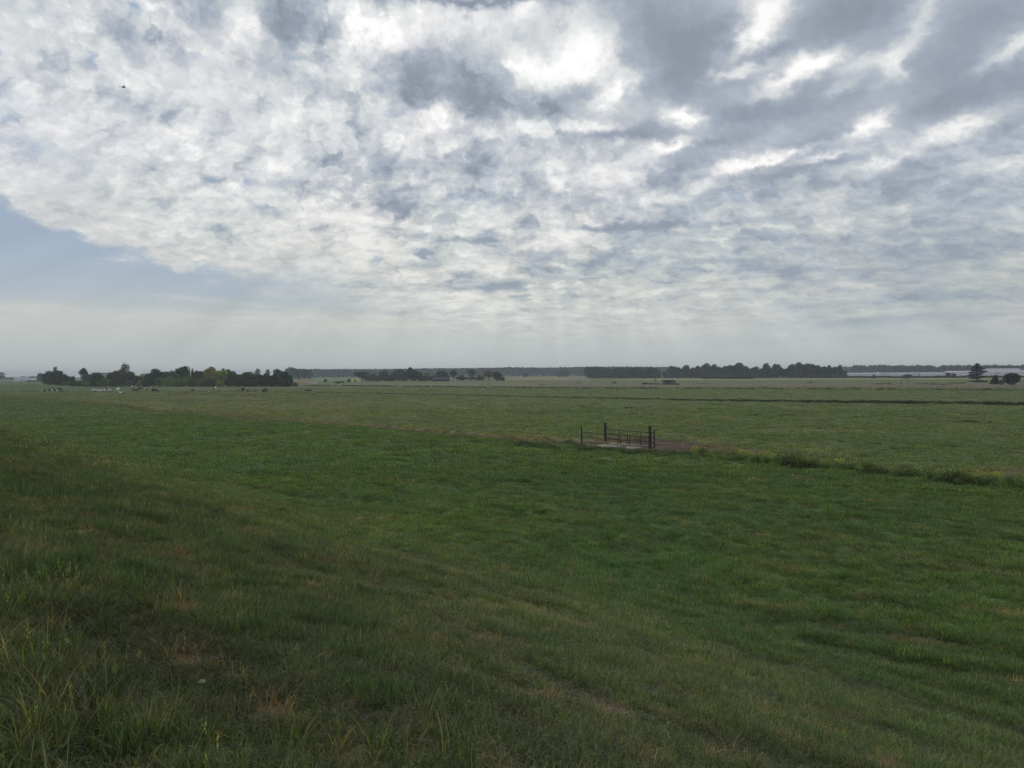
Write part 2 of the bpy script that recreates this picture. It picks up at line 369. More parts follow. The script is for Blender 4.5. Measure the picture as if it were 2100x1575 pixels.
    cov = cov * (1 - rift)
    out = clear * (1 - cov[..., None]) + deck * cov[..., None]
    # faint shafts of light fanning down from the hidden sun
    sa_, se_ = sk(1110, 60)
    ang = np.degrees(np.arctan2(A - sa_, se_ - E))
    ray = gnoise(ang * 0.22, ang * 0 + 1.5, 5) + 0.6 * gnoise(ang * 0.55, ang * 0 + 7.5, 6)
    out = out * (1 + 0.065 * ray * (1 - sstep(E, 3.0, 6.0)) * sstep(E, 0.0, 0.8))[..., None]
    return np.clip(out, 0, 1.6)


def clear_sky(X, Y, Z):
    da = np.abs((np.degrees(np.arctan2(X, Y)) - math.degrees(SUN_AZ) + 180) % 360 - 180)
    ee = np.degrees(np.arcsin(np.clip(Z, -1, 1)))
    T = np.array(NTAB)
    i = np.clip(np.searchsorted(NAZ, da) - 1, 0, len(NAZ) - 2)
    j = np.clip(np.searchsorted(NEL, ee) - 1, 0, len(NEL) - 2)
    az_, el_ = np.array(NAZ, float), np.array(NEL)
    u = np.clip((da - az_[i]) / (az_[i + 1] - az_[i]), 0, 1)[..., None]
    v = np.clip((ee - el_[j]) / (el_[j + 1] - el_[j]), 0, 1)[..., None]
    return (T[j, i] * (1 - u) + T[j, i + 1] * u) * (1 - v) + (T[j + 1, i] * (1 - u) + T[j + 1, i + 1] * u) * v


def link_mesh(name, me, mat=None, parent=None):
    o = bpy.data.objects.new(name, me)
    COL.objects.link(o)
    if mat is not None:
        me.materials.append(mat)
    if parent is not None:
        o.parent = parent
    return o


def np_mesh(name, V, Fq, smooth=False):
    """mesh from an (n,3) array and an (m,k) array of equal-sided faces"""
    me = bpy.data.meshes.new(name)
    V = np.asarray(V, np.float32)
    Fq = np.asarray(Fq, np.int32)
    me.vertices.add(len(V))
    me.vertices.foreach_set('co', V.ravel())
    me.loops.add(Fq.size)
    me.loops.foreach_set('vertex_index', Fq.ravel())
    me.polygons.add(len(Fq))
    k = Fq.shape[1]
    me.polygons.foreach_set('loop_start', np.arange(len(Fq), dtype=np.int32) * k)
    me.polygons.foreach_set('loop_total', np.full(len(Fq), k, np.int32))
    if smooth:
        me.polygons.foreach_set('use_smooth', np.ones(len(Fq), bool))
    me.update(calc_edges=True)
    return me


def grid_faces(nr, nc, closed=False):
    r, c = np.meshgrid(np.arange(nr - 1), np.arange(nc if closed else nc - 1), indexing='ij')
    c1 = (c + 1) % nc
    return np.stack([r * nc + c, r * nc + c1, (r + 1) * nc + c1, (r + 1) * nc + c], -1).reshape(-1, 4)


def vcol(me, name, C):
    a = me.attributes.new(name, 'FLOAT_COLOR', 'POINT')
    C = np.concatenate([C, np.ones((len(C), 1))], 1).astype(np.float32)
    a.data.foreach_set('color', C.ravel())


def new_mat(name):
    m = bpy.data.materials.new(name)
    m.use_nodes = True
    return m, NG(m.node_tree)


# the sky: a luminous cloud veil on a dome far outside everything
def build_sky():
    fa = np.concatenate([np.arange(-38, 38, 0.072), np.arange(38, 322, 2.0)])
    fe = np.concatenate([np.arange(-3, 29.5, 0.072), np.arange(29.5, 88, 1.5), [89.9]])
    A, E = np.meshgrid(np.radians(fa), np.radians(fe))
    X, Y, Z = np.sin(A) * np.cos(E), np.cos(A) * np.cos(E), np.sin(E)
    rad = sky_radiance(X, Y, Z) - VEIL * clear_sky(X, Y, Z)
    R = 14000.0
    me = np_mesh('sky', np.stack([X * R, Y * R, Z * R], -1).reshape(-1, 3), grid_faces(len(fe), len(fa), True)[:, ::-1], True)
    vcol(me, 'veil', np.clip(rad, 0.0, 2.0).reshape(-1, 3))
    m, g = new_mat('cloud_veil')
    at_ = g.new('ShaderNodeAttribute', attribute_name='veil')
    em = g.new('ShaderNodeEmission')
    g.t.links.new(at_.outputs[0], em.inputs[0])
    tr = g.new('ShaderNodeBsdfTransparent')
    tr.inputs[0].default_value = (VEIL, VEIL, VEIL, 1)
    ad = g.new('ShaderNodeAddShader')
    g.t.links.new(em.outputs[0], ad.inputs[0])
    g.t.links.new(tr.outputs[0], ad.inputs[1])
    out = g.new('ShaderNodeOutputMaterial')
    g.t.links.new(ad.outputs[0], out.inputs[0])
    m.cycles.emission_sampling = 'NONE'
    o = link_mesh('sky', me, m)
    o['kind'] = 'structure'


build_sky()


# ------------------------------------------------------------------ plan geometry helpers
CFa, CRa, CUa = np.array(CF), np.array(CR), np.array(CU)


def proj(x, y, z=0.0):
    """photo pixel of world points (used to lay out fields on the flat polder)"""
    z = z - CAMZ
    d = x * CFa[0] + y * CFa[1] + z * CFa[2]
    d = np.where(d > 1.0, d, 1.0)
    return CX + FPX * (x * CRa[0] + y * CRa[1] + z * CRa[2]) / d, CY - FPX * (x * CUa[0] + y * CUa[1] + z * CUa[2]) / d


def at(px, py, z=0.0):
    """point of the level z plane seen at a photo pixel"""
    v = pix_dir(px, py)
    t = (z - CAMZ) / v.z
    return v.x * t, v.y * t


NX, NY = 0.75, 0.6614                                           # across the dike and the ditches
ROW1 = [(-60, 806), (0, 811), (100, 818), (333, 843), (560, 861), (700, 870), (900, 887), (1190, 909), (1420, 930), (1700, 958), (2100, 997), (2500, 1040)]
ROW2 = [(-200, 802), (0, 803), (110, 804), (330, 803), (500, 803), (620, 805), (760, 806.5), (1000, 812), (1200, 816), (1400, 821), (1760, 826), (2100, 830), (2500, 836)]
ROW3 = [(-200, 797), (620, 791), (760, 792), (900, 794), (1200, 797), (1500, 798), (2100, 801), (2500, 804)]


def plan_line(row):
    P = [at(*p) for p in row]
    a = np.array([-NY * x + NX * y for x, y in P])
    c = np.array([NX * x + NY * y for x, y in P])
    k = np.argsort(a)
    return a[k], c[k], P


L1, L2, L3 = plan_line(ROW1), plan_line(ROW2), plan_line(ROW3)
GATE_A, GATE_C = (-NY * 8.3 + NX * 61.0), None


def cc(x, y):
    return NX * x + NY * y


def ca_(x, y):
    return -NY * x + NX * y


def off(L, x, y):
    return cc(x, y) - np.interp(ca_(x, y), L[0], L[1])


def mound(x, y):
    # tussocky lumps, drawn out along the old mowing lines
    c, a = cc(x, y), ca_(x, y)
    w = 0.5 * gnoise(x * 0.35, y * 0.35, 221)
    return -billow(c * 0.64 + w, a * 0.19 - w, 223, 4, 0.6)


def bend(d, k=0.30):
    # smooth clamp of the dike profile
    return np.logaddexp(0, d / k) * k


def hgt(x, y, rough=True):
    x, y = np.asarray(x, float), np.asarray(y, float)
    c, a = cc(x, y), ca_(x, y)
    toe = 15.0 + 0.8 * gnoise(a * 0.05, a * 0 + 3.3, 4)
    s = (toe - c) * 0.262
    h = bend(s) - bend(s - 4.0)
    h = h - bend((-3.5 - c) * 0.3) + bend((-3.5 - c) * 0.3 - 4.0)
    d1 = off(L1, x, y)
    ax = a - (-NY * 8.9 + NX * 61.0)
    gate = np.exp(-(ax / 3.2) ** 4)
    h = h - 0.55 * np.exp(-(d1 / 0.9) ** 2) * (1 - gate)
    d2 = off(L2, x, y)
    h = h - 0.7 * np.exp(-(d2 / 1.6) ** 2)
    # the bank rising at the far left
    h = h + 1.5 * sstep(-x - 0.10 * (y - 400), 232, 268) * np.exp(-((y - 400) / 52.0) ** 2)
    if rough:
        r = np.hypot(x, y)
        f1 = fbm(c * 0.55, a * 0.24, 201, 3, 0.5)
        f2 = fbm(x * 1.1, y * 1.1, 211, 3, 0.55)
        h = h + (0.05 * f1 + 0.03 * f2 + 0.115 * mound(x, y) * (0.35 + 0.65 * sstep(c, 12, 19))) * sstep(r, 2, 8) * (1 - 0.6 * gate * np.exp(-(d1 / 4.0) ** 2)) * np.where(d1 > 0, 1.25, 1.0)
    return h


def hit(px, py):
    """where a photo pixel's ray meets the terrain"""
    v = pix_dir(px, py)
    ts = np.concatenate([np.arange(2, 60, 0.02), np.arange(60, 1500, 0.5)])
    below = CAMZ + v.z * ts < hgt(v.x * ts, v.y * ts, False)
    t = ts[np.argmax(below)] if below.any() else -CAMZ / v.z
    return v.x * t, v.y * t, t


def inband(px, py, x0, x1, y0, y1, sx=12, sy=1.0):
    return sstep(px, x0 - sx, x0 + sx) * (1 - sstep(px, x1 - sx, x1 + sx)) * sstep(py, y0 - sy, y0 + sy) * (1 - sstep(py, y1 - sy, y1 + sy))


DEAD = [(180, 1097, 26, 8, 1), (205, 1130, 34, 8, .6), (105, 1062, 22, 7, .6), (390, 1345, 40, 20, 1), (375, 1250, 26, 20, .7), (310, 1232, 20, 7, .8), (650, 1207, 24, 9, .8), (555, 1208, 9, 10, .8), (560, 1465, 34, 30, .9),
        (765, 1207, 34, 10, .9), (985, 1310, 30, 18, .9), (1087, 1305, 16, 9, .8), (930, 1385, 16, 22, .9), (1050, 1425, 34, 14, .9), (1235, 1450, 40, 22, .8), (855, 1555, 18, 26, .8), (1370, 1465, 24, 12, .7), (1475, 1555, 26, 18, .8),
        (745, 1065, 60, 8, .5), (600, 1103, 30, 6, .5), (960, 1180, 40, 8, .5), (830, 1485, 30, 16, .5), (1395, 1325, 18, 8, .6), (395, 1115, 36, 9, .6), (1500, 1540, 24, 10, .5), (1010, 1170, 50, 6, .4), (1240, 1500, 26, 12, .5), (1680, 1500, 50, 16, .5),
        (2060, 1262, 50, 9, .5), (1560, 1245, 60, 8, .45), (1880, 1320, 50, 9, .4), (1330, 1550, 30, 12, .5), (720, 1440, 24, 14, .5), (700, 1560, 40, 20, .4), (1630, 1170, 60, 6, .4)]
DEADP = []
for dp in DEAD:
    hx, hy, ht = hit(dp[0], dp[1])
    DEADP.append((hx, hy, max(dp[2] / FPX * ht, 0.08), max(dp[3] / FPX * ht * 2.0, 0.10), dp[4]))


def dead_mask(x, y):
    m = np.zeros_like(x)
    wx, wy = 0.25 * gnoise(x * 2.2, y * 2.2, 7), 0.25 * gnoise(x * 2.2, y * 2.2, 8)
    for hx, hy, rx, ry, w in DEADP:
        n = math.hypot(hx, hy)
        ux, uy = hy / n, -hx / n
        u = (x - hx) * ux + (y - hy) * uy + wx * rx * 2
        v = (x - hx) * -uy + (y - hy) * ux + wy * ry * 2
        m = np.maximum(m, w * np.exp(-((u / rx) ** 2 + (v / ry) ** 2) ** 1.4))
    return m


GREEN = np.array([0.054, 0.086, 0.024])
LUSH = np.array([0.040, 0.078, 0.027])
YELG = np.array([0.096, 0.124, 0.026])
DIKE = np.array([0.050, 0.068, 0.020])
STRAW = np.array([0.230, 0.145, 0.085])
SOIL = np.array([0.060, 0.042, 0.030])
MUD = np.array([0.070, 0.048, 0.040])
PAST = np.array([0.066, 0.096, 0.034])
PTAN = np.array([0.100, 0.108, 0.044])
RUSH = np.array([0.030, 0.052, 0.022])


def lerp(a, b, t):
    return a + (b - a) * t[..., None]


def gcol(x, y):
    """sward colour with some shade put into it: which grass, straw, mud or crop grows where"""
    x, y = np.asarray(x, float), np.asarray(y, float)
    c, a = cc(x, y), ca_(x, y)
    d1, d2, d3 = off(L1, x, y), off(L2, x, y), off(L3, x, y)
    px, py = proj(x, y, 0.0)
    r = np.hypot(x, y)
    n1 = fbm(x * 0.11, y * 0.11, 301, 4)
    n2 = fbm(c * 0.9, a * 0.33, 305, 5, 0.55)
    n3 = fbm(x * 1.7, y * 1.7, 309, 4, 0.6)
    n4 = fbm(c * 0.055, a * 0.012, 315, 3)
    C = lerp(GREEN + 0 * n1[..., None], LUSH, sstep(n1 + 0.7 * n2, -0.1, 0.9) * 0.8)
    C = lerp(C, YELG, sstep(-n1 + 0.6 * n3 + 0.3 * n2, 0.25, 1.3) * 0.55)
    C = lerp(C, np.array([0.080, 0.088, 0.040]), sstep(n4 + 0.4 * n2, 0.15, 0.9) * 0.55)
    # dike: darkened for long grass and lens falloff put into the colour, with brown
    dk = 1 - sstep(c + 1.5 * n1, 9, 19)
    C = lerp(C, lerp(DIKE + 0 * n1[..., None], np.array([0.078, 0.082, 0.036]), sstep(n2 + 0.5 * n3, 0.0, 0.8)), dk * 0.75)
    C = lerp(C, np.array([0.034, 0.060, 0.024]), dk * sstep(fbm(x * 0.7, y * 0.7, 317, 3), 0.25, 0.7) * 0.6)
    C = lerp(C, STRAW * 0.75, dk * sstep(fbm(x * 1.1, y * 1.1, 319, 4, 0.6), 0.35, 0.8) * 0.7)
    C = C * (1 + 0.22 * sstep(c, 3.5, 11) * dk)[..., None]
    # trodden streaks along the old mowing lines
    C = lerp(C, np.array([0.105, 0.098, 0.052]), sstep(fbm(c * 0.5, a * 0.07, 321, 4, 0.5), 0.42, 0.85) * 0.42 * (1 - sstep(r, 40, 60)))
    # pasture beyond the first ditch
    P = lerp(PAST + 0 * n1[..., None], PTAN, np.clip(sstep(n1 + 0.5 * n2, -0.3, 0.7) * 0.55 + 0.55 * (1 - sstep(px + 120 * n1, 500, 1150)) , 0, 1))
    P = lerp(P, np.array([0.056, 0.086, 0.030]), sstep(n2 + 0.4 * n3 - 0.2 * n1 + 0.35 * sstep(px, 1100, 1500), 0.0, 0.9) * 0.8)
    P = lerp(P, np.array([0.150, 0.135, 0.075]), sstep(fbm(x * 0.16, y * 0.10, 327, 5, 0.6), 0.20, 0.8) * 0.55)
    P = lerp(P, RUSH * 1.2, sstep(fbm(x * 0.5, y * 0.22, 325, 5, 0.6), 0.62, 0.95) * 0.6)
    fe = 0.6 + 0.035 * r * (1 - sstep(px, 700, 1100))
    C = lerp(C, P, sstep(d1 + 1.5 * fe * fbm(x * 0.25, y * 0.25, 337, 4, 0.6), -fe, fe))
    bandn = fbm(c * 0.06, a * 0.02, 339, 4, 0.6)
    C = lerp(C, np.array([0.046, 0.078, 0.030]), sstep(d1, 2, 12) * (1 - sstep(d2, -12, -2)) * sstep(bandn, 0.0, 0.6) * 0.5)
    # trampled brown lip along the ditch, broadest near the gate
    lip = np.exp(-((d1 - 1.0) / (0.9 + 0.5 * sstep(px, 900, 1200))) ** 2) * sstep(px, 150, 700) * (1 - 0.45 * sstep(px, 1900, 2300))
    lip = lip * (0.75 + 0.7 * fbm(x * 0.5, y * 0.5, 331, 4, 0.6))
    C = lerp(C, np.array([0.150, 0.120, 0.075]), np.clip(lip, 0, 1))
    ln = fbm(x * 0.35, y * 0.2, 335, 4, 0.6)
    mud = np.exp(-(((px - 1385) / 78) ** 2 + ((py - 914 - (px - 1385) * 0.08) / 11) ** 2) ** 1.5) + 0.8 * np.exp(-((px - 1290) / 60) ** 4 - ((py - 905) / 7) ** 2)
    mud = mud + 0.9 * np.exp(-((px - 1490) / 130) ** 2 - ((py - 926 - (px - 1480) * 0.10) / 9) ** 2) + 0.6 * np.exp(-((px - 2060) / 110) ** 2 - ((py - 970) / 6) ** 2)
    mud = np.where(d1 > 0.15, mud, 0) * (0.95 + 0.6 * ln)
    C = lerp(C, lerp(MUD + 0 * n1[..., None], np.array([0.120, 0.088, 0.058]), sstep(px, 1400, 1560)), np.clip(mud, 0, 1))
    # far fields, strip by strip
    nf = fbm(px * 0.012, py * 0.55, 341, 5, 0.6)
    far = sstep(d2, 0, 3)
    F = lerp(np.array([0.070, 0.100, 0.042]) + 0 * n1[..., None], np.array([0.105, 0.118, 0.055]), sstep(nf, -0.4, 0.9))
    C = lerp(C, F, far)
    dt = np.where(d2 < 0, 1, 0) * np.exp(-((d2 + 0.3) / 2.5) ** 2)
    C = lerp(C, RUSH, np.clip(np.exp(-(d2 / 1.9) ** 2), 0, 1) * 0.9)
    tan = sstep(d3 + 18 * nf, 8, 40) * (1 - sstep(py, 785.5, 788.5) * 0) * sstep(py, 785.5 - 0.002 * px, 787.5) * sstep(px, 640, 1150)
    C = lerp(C, lerp(np.array([0.125, 0.116, 0.078]) + 0 * n1[..., None], np.array([0.085, 0.100, 0.055]), sstep(fbm(px * 0.02, py * 0.9, 345, 4, 0.6), 0.05, 0.7)), np.clip(tan, 0, 1) * 0.9)
    C = lerp(C, RUSH * 1.3, np.exp(-(d3 / 5.0) ** 2) * sstep(fbm(px * 0.02, py * 0 + 1, 347, 3), -0.6, 0.3) * 0.8)
    # very far
    C = lerp(C, np.array([0.095, 0.118, 0.050]), inband(px, py, 640, 2400, 779, 785.5, 20, 1.0) * 0.6)
    C = lerp(C, np.array([0.26, 0.26, 0.10]), inband(px, py, 1290, 2600, 776.3 - (px - 1700) * 0.0025, 778.3 - (px - 1700) * 0.0025, 60, 0.45) * 0.85)
    C = lerp(C, np.array([0.045, 0.062, 0.032]), inband(px, py, 1440, 2600, 770, 776 - (px - 1700) * 0.0025, 40, 0.3) * 0.8)
    C = lerp(C, np.array([0.22, 0.16, 0.075]), inband(px, py, 1060, 1175, 774.2, 779, 14, 0.5) * 0.8)
    C = lerp(C, np.array([0.19, 0.165, 0.10]), inband(px, py, 1035, 1215, 773.6, 780, 10, 0.5) * 0.55)
    C = lerp(C, np.array([0.24, 0.21, 0.05]), inband(px, py, 716, 738, 776, 783.3, 3, 0.4) * 0.85)
    C = lerp(C, np.array([0.10, 0.16, 0.06]), inband(px, py, 645, 712, 774.5, 783, 6, 0.5) * 0.7)
    C = lerp(C, np.array([0.17, 0.16, 0.065]), inband(px, py, 600, 1100, 786.5, 790.5, 20, 0.8) * 0.5)
    # bank at the far left
    C = lerp(C, np.array([0.062, 0.094, 0.034]), inband(px, py, -400, 320, 783, 802, 60, 2) * 0.7)
    C = lerp(C, lerp(STRAW + 0 * n1[..., None], np.array([0.050, 0.034, 0.026]), sstep(n3, 0.25, 0.8)) * (0.85 + 0.2 * n3[..., None]), np.where(c < 40, dead_mask(x, y), 0))
    # relief shade put into the colour: hollows between lumps darkened, tops lightened
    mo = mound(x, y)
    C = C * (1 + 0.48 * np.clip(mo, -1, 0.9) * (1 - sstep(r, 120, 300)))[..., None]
    C = C * (1 + 0.14 * n3[..., None] * np.exp(-r / 90)[..., None] + 0.07 * n2[..., None])
    return np.clip(C, 0.008, 1)


def build_ground():
    fa = np.concatenate([np.arange(-42, 42, 0.14), np.arange(42, 318, 3.0)])
    rr = np.concatenate([[0.3], 1.2 * np.exp(np.arange(0, math.log(5500 / 1.2), 0.0085)), [5500.0]])
    A, R = np.meshgrid(np.radians(fa), rr)
    X, Y = np.sin(A) * R, np.cos(A) * R
    x, y = X.ravel(), Y.ravel()
    Z = hgt(x, y)
    me = np_mesh('ground', np.stack([x, y, Z], -1), grid_faces(len(rr), len(fa), True)[:, ::-1], True)
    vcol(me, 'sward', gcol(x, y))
    m, g = new_mat('meadow')
    b = g.new('ShaderNodeBsdfPrincipled')
    t = g.new('ShaderNodeTexCoord').outputs['Object']
    col = g.new('ShaderNodeAttribute', attribute_name='sward').outputs[0]
    fine = g.noise(t, 9.0, 5, 0.65)
    mid = g.noise(g.mapping(t, rot=(0, 0, math.radians(-41.4)), sc=(1.0, 0.4, 1)), 1.1, 5, 0.6)
    wide = g.noise(g.mapping(t, sc=(1.0, 0.35, 1)), 0.12, 6, 0.65)
    k = g.m('ADD', g.m('MULTIPLY', fine, 0.7), g.m('ADD', g.m('MULTIPLY', mid, 0.65), g.m('MULTIPLY', wide, 0.75)))
    k = g.mapr(k, 0.65, 1.45, 0.62, 1.42, False)
    c2 = g.vm('SCALE', col, k)
    hue = g.mix(g.mapr(g.noise(t, 0.6, 4, 0.6), 0.4, 0.65, 0.0, 0.35), c2, g.vm('MULTIPLY', c2, (1.25, 1.0, 0.8)))
    g.t.links.new(hue, b.inputs['Base Color'])
    b.inputs['Roughness'].default_value = 1.0
    b.inputs['Specular IOR Level'].default_value = 0.08
    bm_ = g.new('ShaderNodeBump')
    bm_.inputs['Strength'].default_value = 0.55
    bm_.inputs['Distance'].default_value = 0.12
    g.t.links.new(g.m('ADD', g.m('MULTIPLY', fine, 0.5), mid), bm_.inputs['Height'])
    g.t.links.new(bm_.outputs[0], b.inputs['Normal'])
    out = g.new('ShaderNodeOutputMaterial')
    g.t.links.new(b.outputs[0], out.inputs[0])
    o = link_mesh('ground', me, m)
    o['kind'] = 'structure'


build_ground()


# ------------------------------------------------------------------ grass and herbs
def leaf_material(name, attr_type='INSTANCER', attr='col', gloss=0.035, trans=0.45, var=0.5):
    m, g = new_mat(name)
    c = g.new('ShaderNodeAttribute', attribute_name=attr, attribute_type=attr_type).outputs[0]
    s = g.new('ShaderNodeAttribute', attribute_name='tint', attribute_type='GEOMETRY').outputs[0]
    c = g.vm('MULTIPLY', c, s)
    d = g.new('ShaderNodeBsdfDiffuse')
    g.t.links.new(c, d.inputs[0])
    tr = g.new('ShaderNodeBsdfTranslucent')
    g.t.links.new(g.vm('MULTIPLY', c, (1.15, 1.2, 0.7)), tr.inputs[0])
    mx = g.new('ShaderNodeMixShader')
    mx.inputs[0].default_value = trans
    g.t.links.new(d.outputs[0], mx.inputs[1])
    g.t.links.new(tr.outputs[0], mx.inputs[2])
    gl = g.new('ShaderNodeBsdfGlossy')
    gl.inputs[0].default_value = (1.0, 0.97, 0.85, 1)
    gl.inputs[1].default_value = 0.45
    m2 = g.new('ShaderNodeMixShader')
    m2.inputs[0].default_value = gloss
    g.t.links.new(mx.outputs[0], m2.inputs[1])
    g.t.links.new(gl.outputs[0], m2.inputs[2])
    out = g.new('ShaderNodeOutputMaterial')
    g.t.links.new(m2.outputs[0], out.inputs[0])
    return m


M_BLADE = leaf_material('grass_blade')


def tuft_mesh(seed, n, radius, lmin, lmax, width, bend_, heads=0, flower=None):
    """a clump of bent tapering blades"""
    R = random.Random(seed)
    V, F, T = [], [], []
    for i in range(n + heads):
        stem = i >= n
        a, rr = R.uniform(0, 2 * PI), radius * math.sqrt(R.random())
        bx, by = rr * math.cos(a), rr * math.sin(a)
        L = R.uniform(lmin, lmax) * (1.0 if not stem else 1.55)
        w = width * R.uniform(0.6, 1.2) * (0.35 if stem else 1)
        da = a + R.gauss(0, 1.0)
        lean = R.uniform(0.05, 0.5) if not stem else R.uniform(0.0, 0.22)
        bd = bend_ * R.uniform(0.3, 1.6) * (0.25 if stem else 1)
        dx, dy = math.cos(da), math.sin(da)
        sx, sy = -dy * w / 2, dx * w / 2
        tw = R.uniform(-0.8, 0.8)
        sx, sy = sx * math.cos(tw) - sy * math.sin(tw), sx * math.sin(tw) + sy * math.cos(tw)
        ang, px, py, pz = lean, bx, by, -0.03
        k0 = len(V)
        q = R.random()
        if q < 0.10:
            t = (2.6, 1.9, 1.5)
        elif q < 0.18:
            t = (1.9, 1.6, 1.0)
        elif q < 0.27:
            t = (2.3, 2.3, 1.9)
        else:
            v = R.uniform(0.35, 1.45)
            t = (v * R.uniform(0.85, 1.15), v, v * R.uniform(0.75, 1.2))
        if stem:
            t = (1.5, 1.35, 1.1)
        segs = 3
        for s in range(segs):
            f = 1 - 0.28 * s
            V += [(px - sx * f, py - sy * f, pz), (px + sx * f, py + sy * f, pz)]
            T += [t, t]
            px += dx * math.sin(ang) * L / segs
            py += dy * math.sin(ang) * L / segs
            pz += math.cos(ang) * L / segs
            ang += bd
        V.append((px, py, pz))
        T.append(t)
        F += [(k0, k0 + 1, k0 + 3, k0 + 2), (k0 + 2, k0 + 3, k0 + 5, k0 + 4), (k0 + 4, k0 + 5, k0 + 6, k0 + 6)]
        if stem:
            ht = flower or (2.1, 1.9, 1.5)
            for j in range(9):
                z0 = pz - j * 0.012 * (L / 0.4)
                ja, jr = R.uniform(0, 2 * PI), 0.014 * (L / 0.4) * R.uniform(0.5, 1.3)
                k1 = len(V)
                V += [(px, py, z0), (px + jr * math.cos(ja), py + jr * math.sin(ja), z0 + 0.010), (px + jr * 1.5 * math.cos(ja + .5), py + jr * 1.5 * math.sin(ja + .5), z0 + 0.024)]
                F.append((k1, k1 + 1, k1 + 2, k1 + 2))
                T += [ht] * 3
    F4 = [f for f in F if f[2] != f[3]]
    F3 = [f[:3] for f in F if f[2] == f[3]]
    me = bpy.data.meshes.new('tuft')
    me.from_pydata(V, [], F4 + F3)
    vcol(me, 'tint', np.array(T))
    me.materials.append(M_BLADE)
    return me


def herb_mesh(seed, n, radius, height, leaf, yellow=0.0):
    """a leafy ditch-side plant clump: upright stems with leaflets, some in yellow flower"""
    R = random.Random(seed)
    V, F, T = [], [], []
    for i in range(n):
        a, rr = R.uniform(0, 2 * PI), radius * math.sqrt(R.random())
        z = height * (R.random() ** 0.75) * (1 - 0.35 * (rr / radius) ** 2)
        p = Vector((rr * math.cos(a), rr * math.sin(a), z))
        u = Vector((R.gauss(0, 1), R.gauss(0, 1), R.gauss(0.2, 0.9))).normalized()
        v = u.cross(Vector((R.gauss(0, 1), R.gauss(0, 1), R.gauss(0, 1)))).normalized()
        l, w = leaf * R.uniform(0.6, 1.5), leaf * 0.38 * R.uniform(0.6, 1.3)
        k = len(V)
        V += [tuple(p - u * l), tuple(p + v * w), tuple(p + u * l), tuple(p - v * w)]
        F.append((k, k + 1, k + 2, k + 3))
        t = R.uniform(0.6, 1.45)
        top = z > height * 0.62
        if top and R.random() < yellow:
            T += [(1.55, 1.30, 0.5)] * 4
        else:
            T += [(t * R.uniform(.9, 1.15), t, t * R.uniform(.8, 1.1))] * 4
    me = bpy.data.meshes.new('herb')
    me.from_pydata(V, [], F)
    vcol(me, 'tint', np.array(T))
    me.materials.append(M_BLADE)
    return me


def proto_set(name, meshes):
    c = bpy.data.collections.new(name)
    for i, me in enumerate(meshes):
        c.objects.link(bpy.data.objects.new('%s_%02d' % (name, i), me))
    return c


def scatter(name, protos, P, rotz, scl, idx, colr, tilt=None, label=None, cat=None):
    n = len(P)
    me = bpy.data.meshes.new(name)
    me.vertices.add(n)
    me.vertices.foreach_set('co', np.asarray(P, np.float32).ravel())
    rot = np.zeros((n, 3), np.float32)
    rot[:, 2] = rotz
    if tilt is not None:
        rot[:, 0], rot[:, 1] = tilt
    for nm, typ, key, arr in (('rot', 'FLOAT_VECTOR', 'vector', rot), ('scl', 'FLOAT_VECTOR', 'vector', scl), ('idx', 'INT', 'value', idx), ('col', 'FLOAT_VECTOR', 'vector', colr)):
        at_ = me.attributes.new(nm, typ, 'POINT')
        at_.data.foreach_set(key, np.ascontiguousarray(arr, np.int32 if typ == 'INT' else np.float32).ravel())
    o = link_mesh(name, me)
    ng = bpy.data.node_groups.new(name, 'GeometryNodeTree')
    ng.interface.new_socket('Geometry', in_out='INPUT', socket_type='NodeSocketGeometry')
    ng.interface.new_socket('Geometry', in_out='OUTPUT', socket_type='NodeSocketGeometry')
    gi, go = ng.nodes.new('NodeGroupInput'), ng.nodes.new('NodeGroupOutput')
    ci = ng.nodes.new('GeometryNodeCollectionInfo')
    ci.inputs['Collection'].default_value = protos
    ci.inputs['Separate Children'].default_value = True
    ci.inputs['Reset Children'].default_value = True
    ip = ng.nodes.new('GeometryNodeInstanceOnPoints')
    ip.inputs['Pick Instance'].default_value = True

    def attr(nm, dt):
        a = ng.nodes.new('GeometryNodeInputNamedAttribute')
        a.data_type = dt
        a.inputs[0].default_value = nm
        return [s for s in a.outputs if s.enabled and s.name == 'Attribute'][0]
    L = ng.links.new
    L(gi.outputs[0], ip.inputs['Points'])
    L(ci.outputs[0], ip.inputs['Instance'])
    L(attr('idx', 'INT'), ip.inputs['Instance Index'])
    e2r = ng.nodes.new('FunctionNodeEulerToRotation')
    L(attr('rot', 'FLOAT_VECTOR'), e2r.inputs[0])
    L(e2r.outputs[0], ip.inputs['Rotation'])
    L(attr('scl', 'FLOAT_VECTOR'), ip.inputs['Scale'])
    L(ip.outputs[0], go.inputs[0])
    md = o.modifiers.new('scatter', 'NODES')
    md.node_group = ng
    o['kind'] = 'stuff'
    if label:
        o['label'] = label
        o['category'] = cat
    return o


RNG = np.random.default_rng(5)


def polar_points(r0, r1, dens, half=39.5):
    """random plan points in the visible sector, dens(r) per square metre"""
    n = int((r1 ** 2 - r0 ** 2) * math.radians(half) * max(dens(r0), dens(r1)))
    r = np.sqrt(RNG.uniform(r0 ** 2, r1 ** 2, n))
    keep = RNG.random(n) < dens(r) / max(dens(r0), dens(r1))
    r = r[keep]
    a = np.radians(RNG.uniform(-half, half, len(r)))
    return np.sin(a) * r, np.cos(a) * r


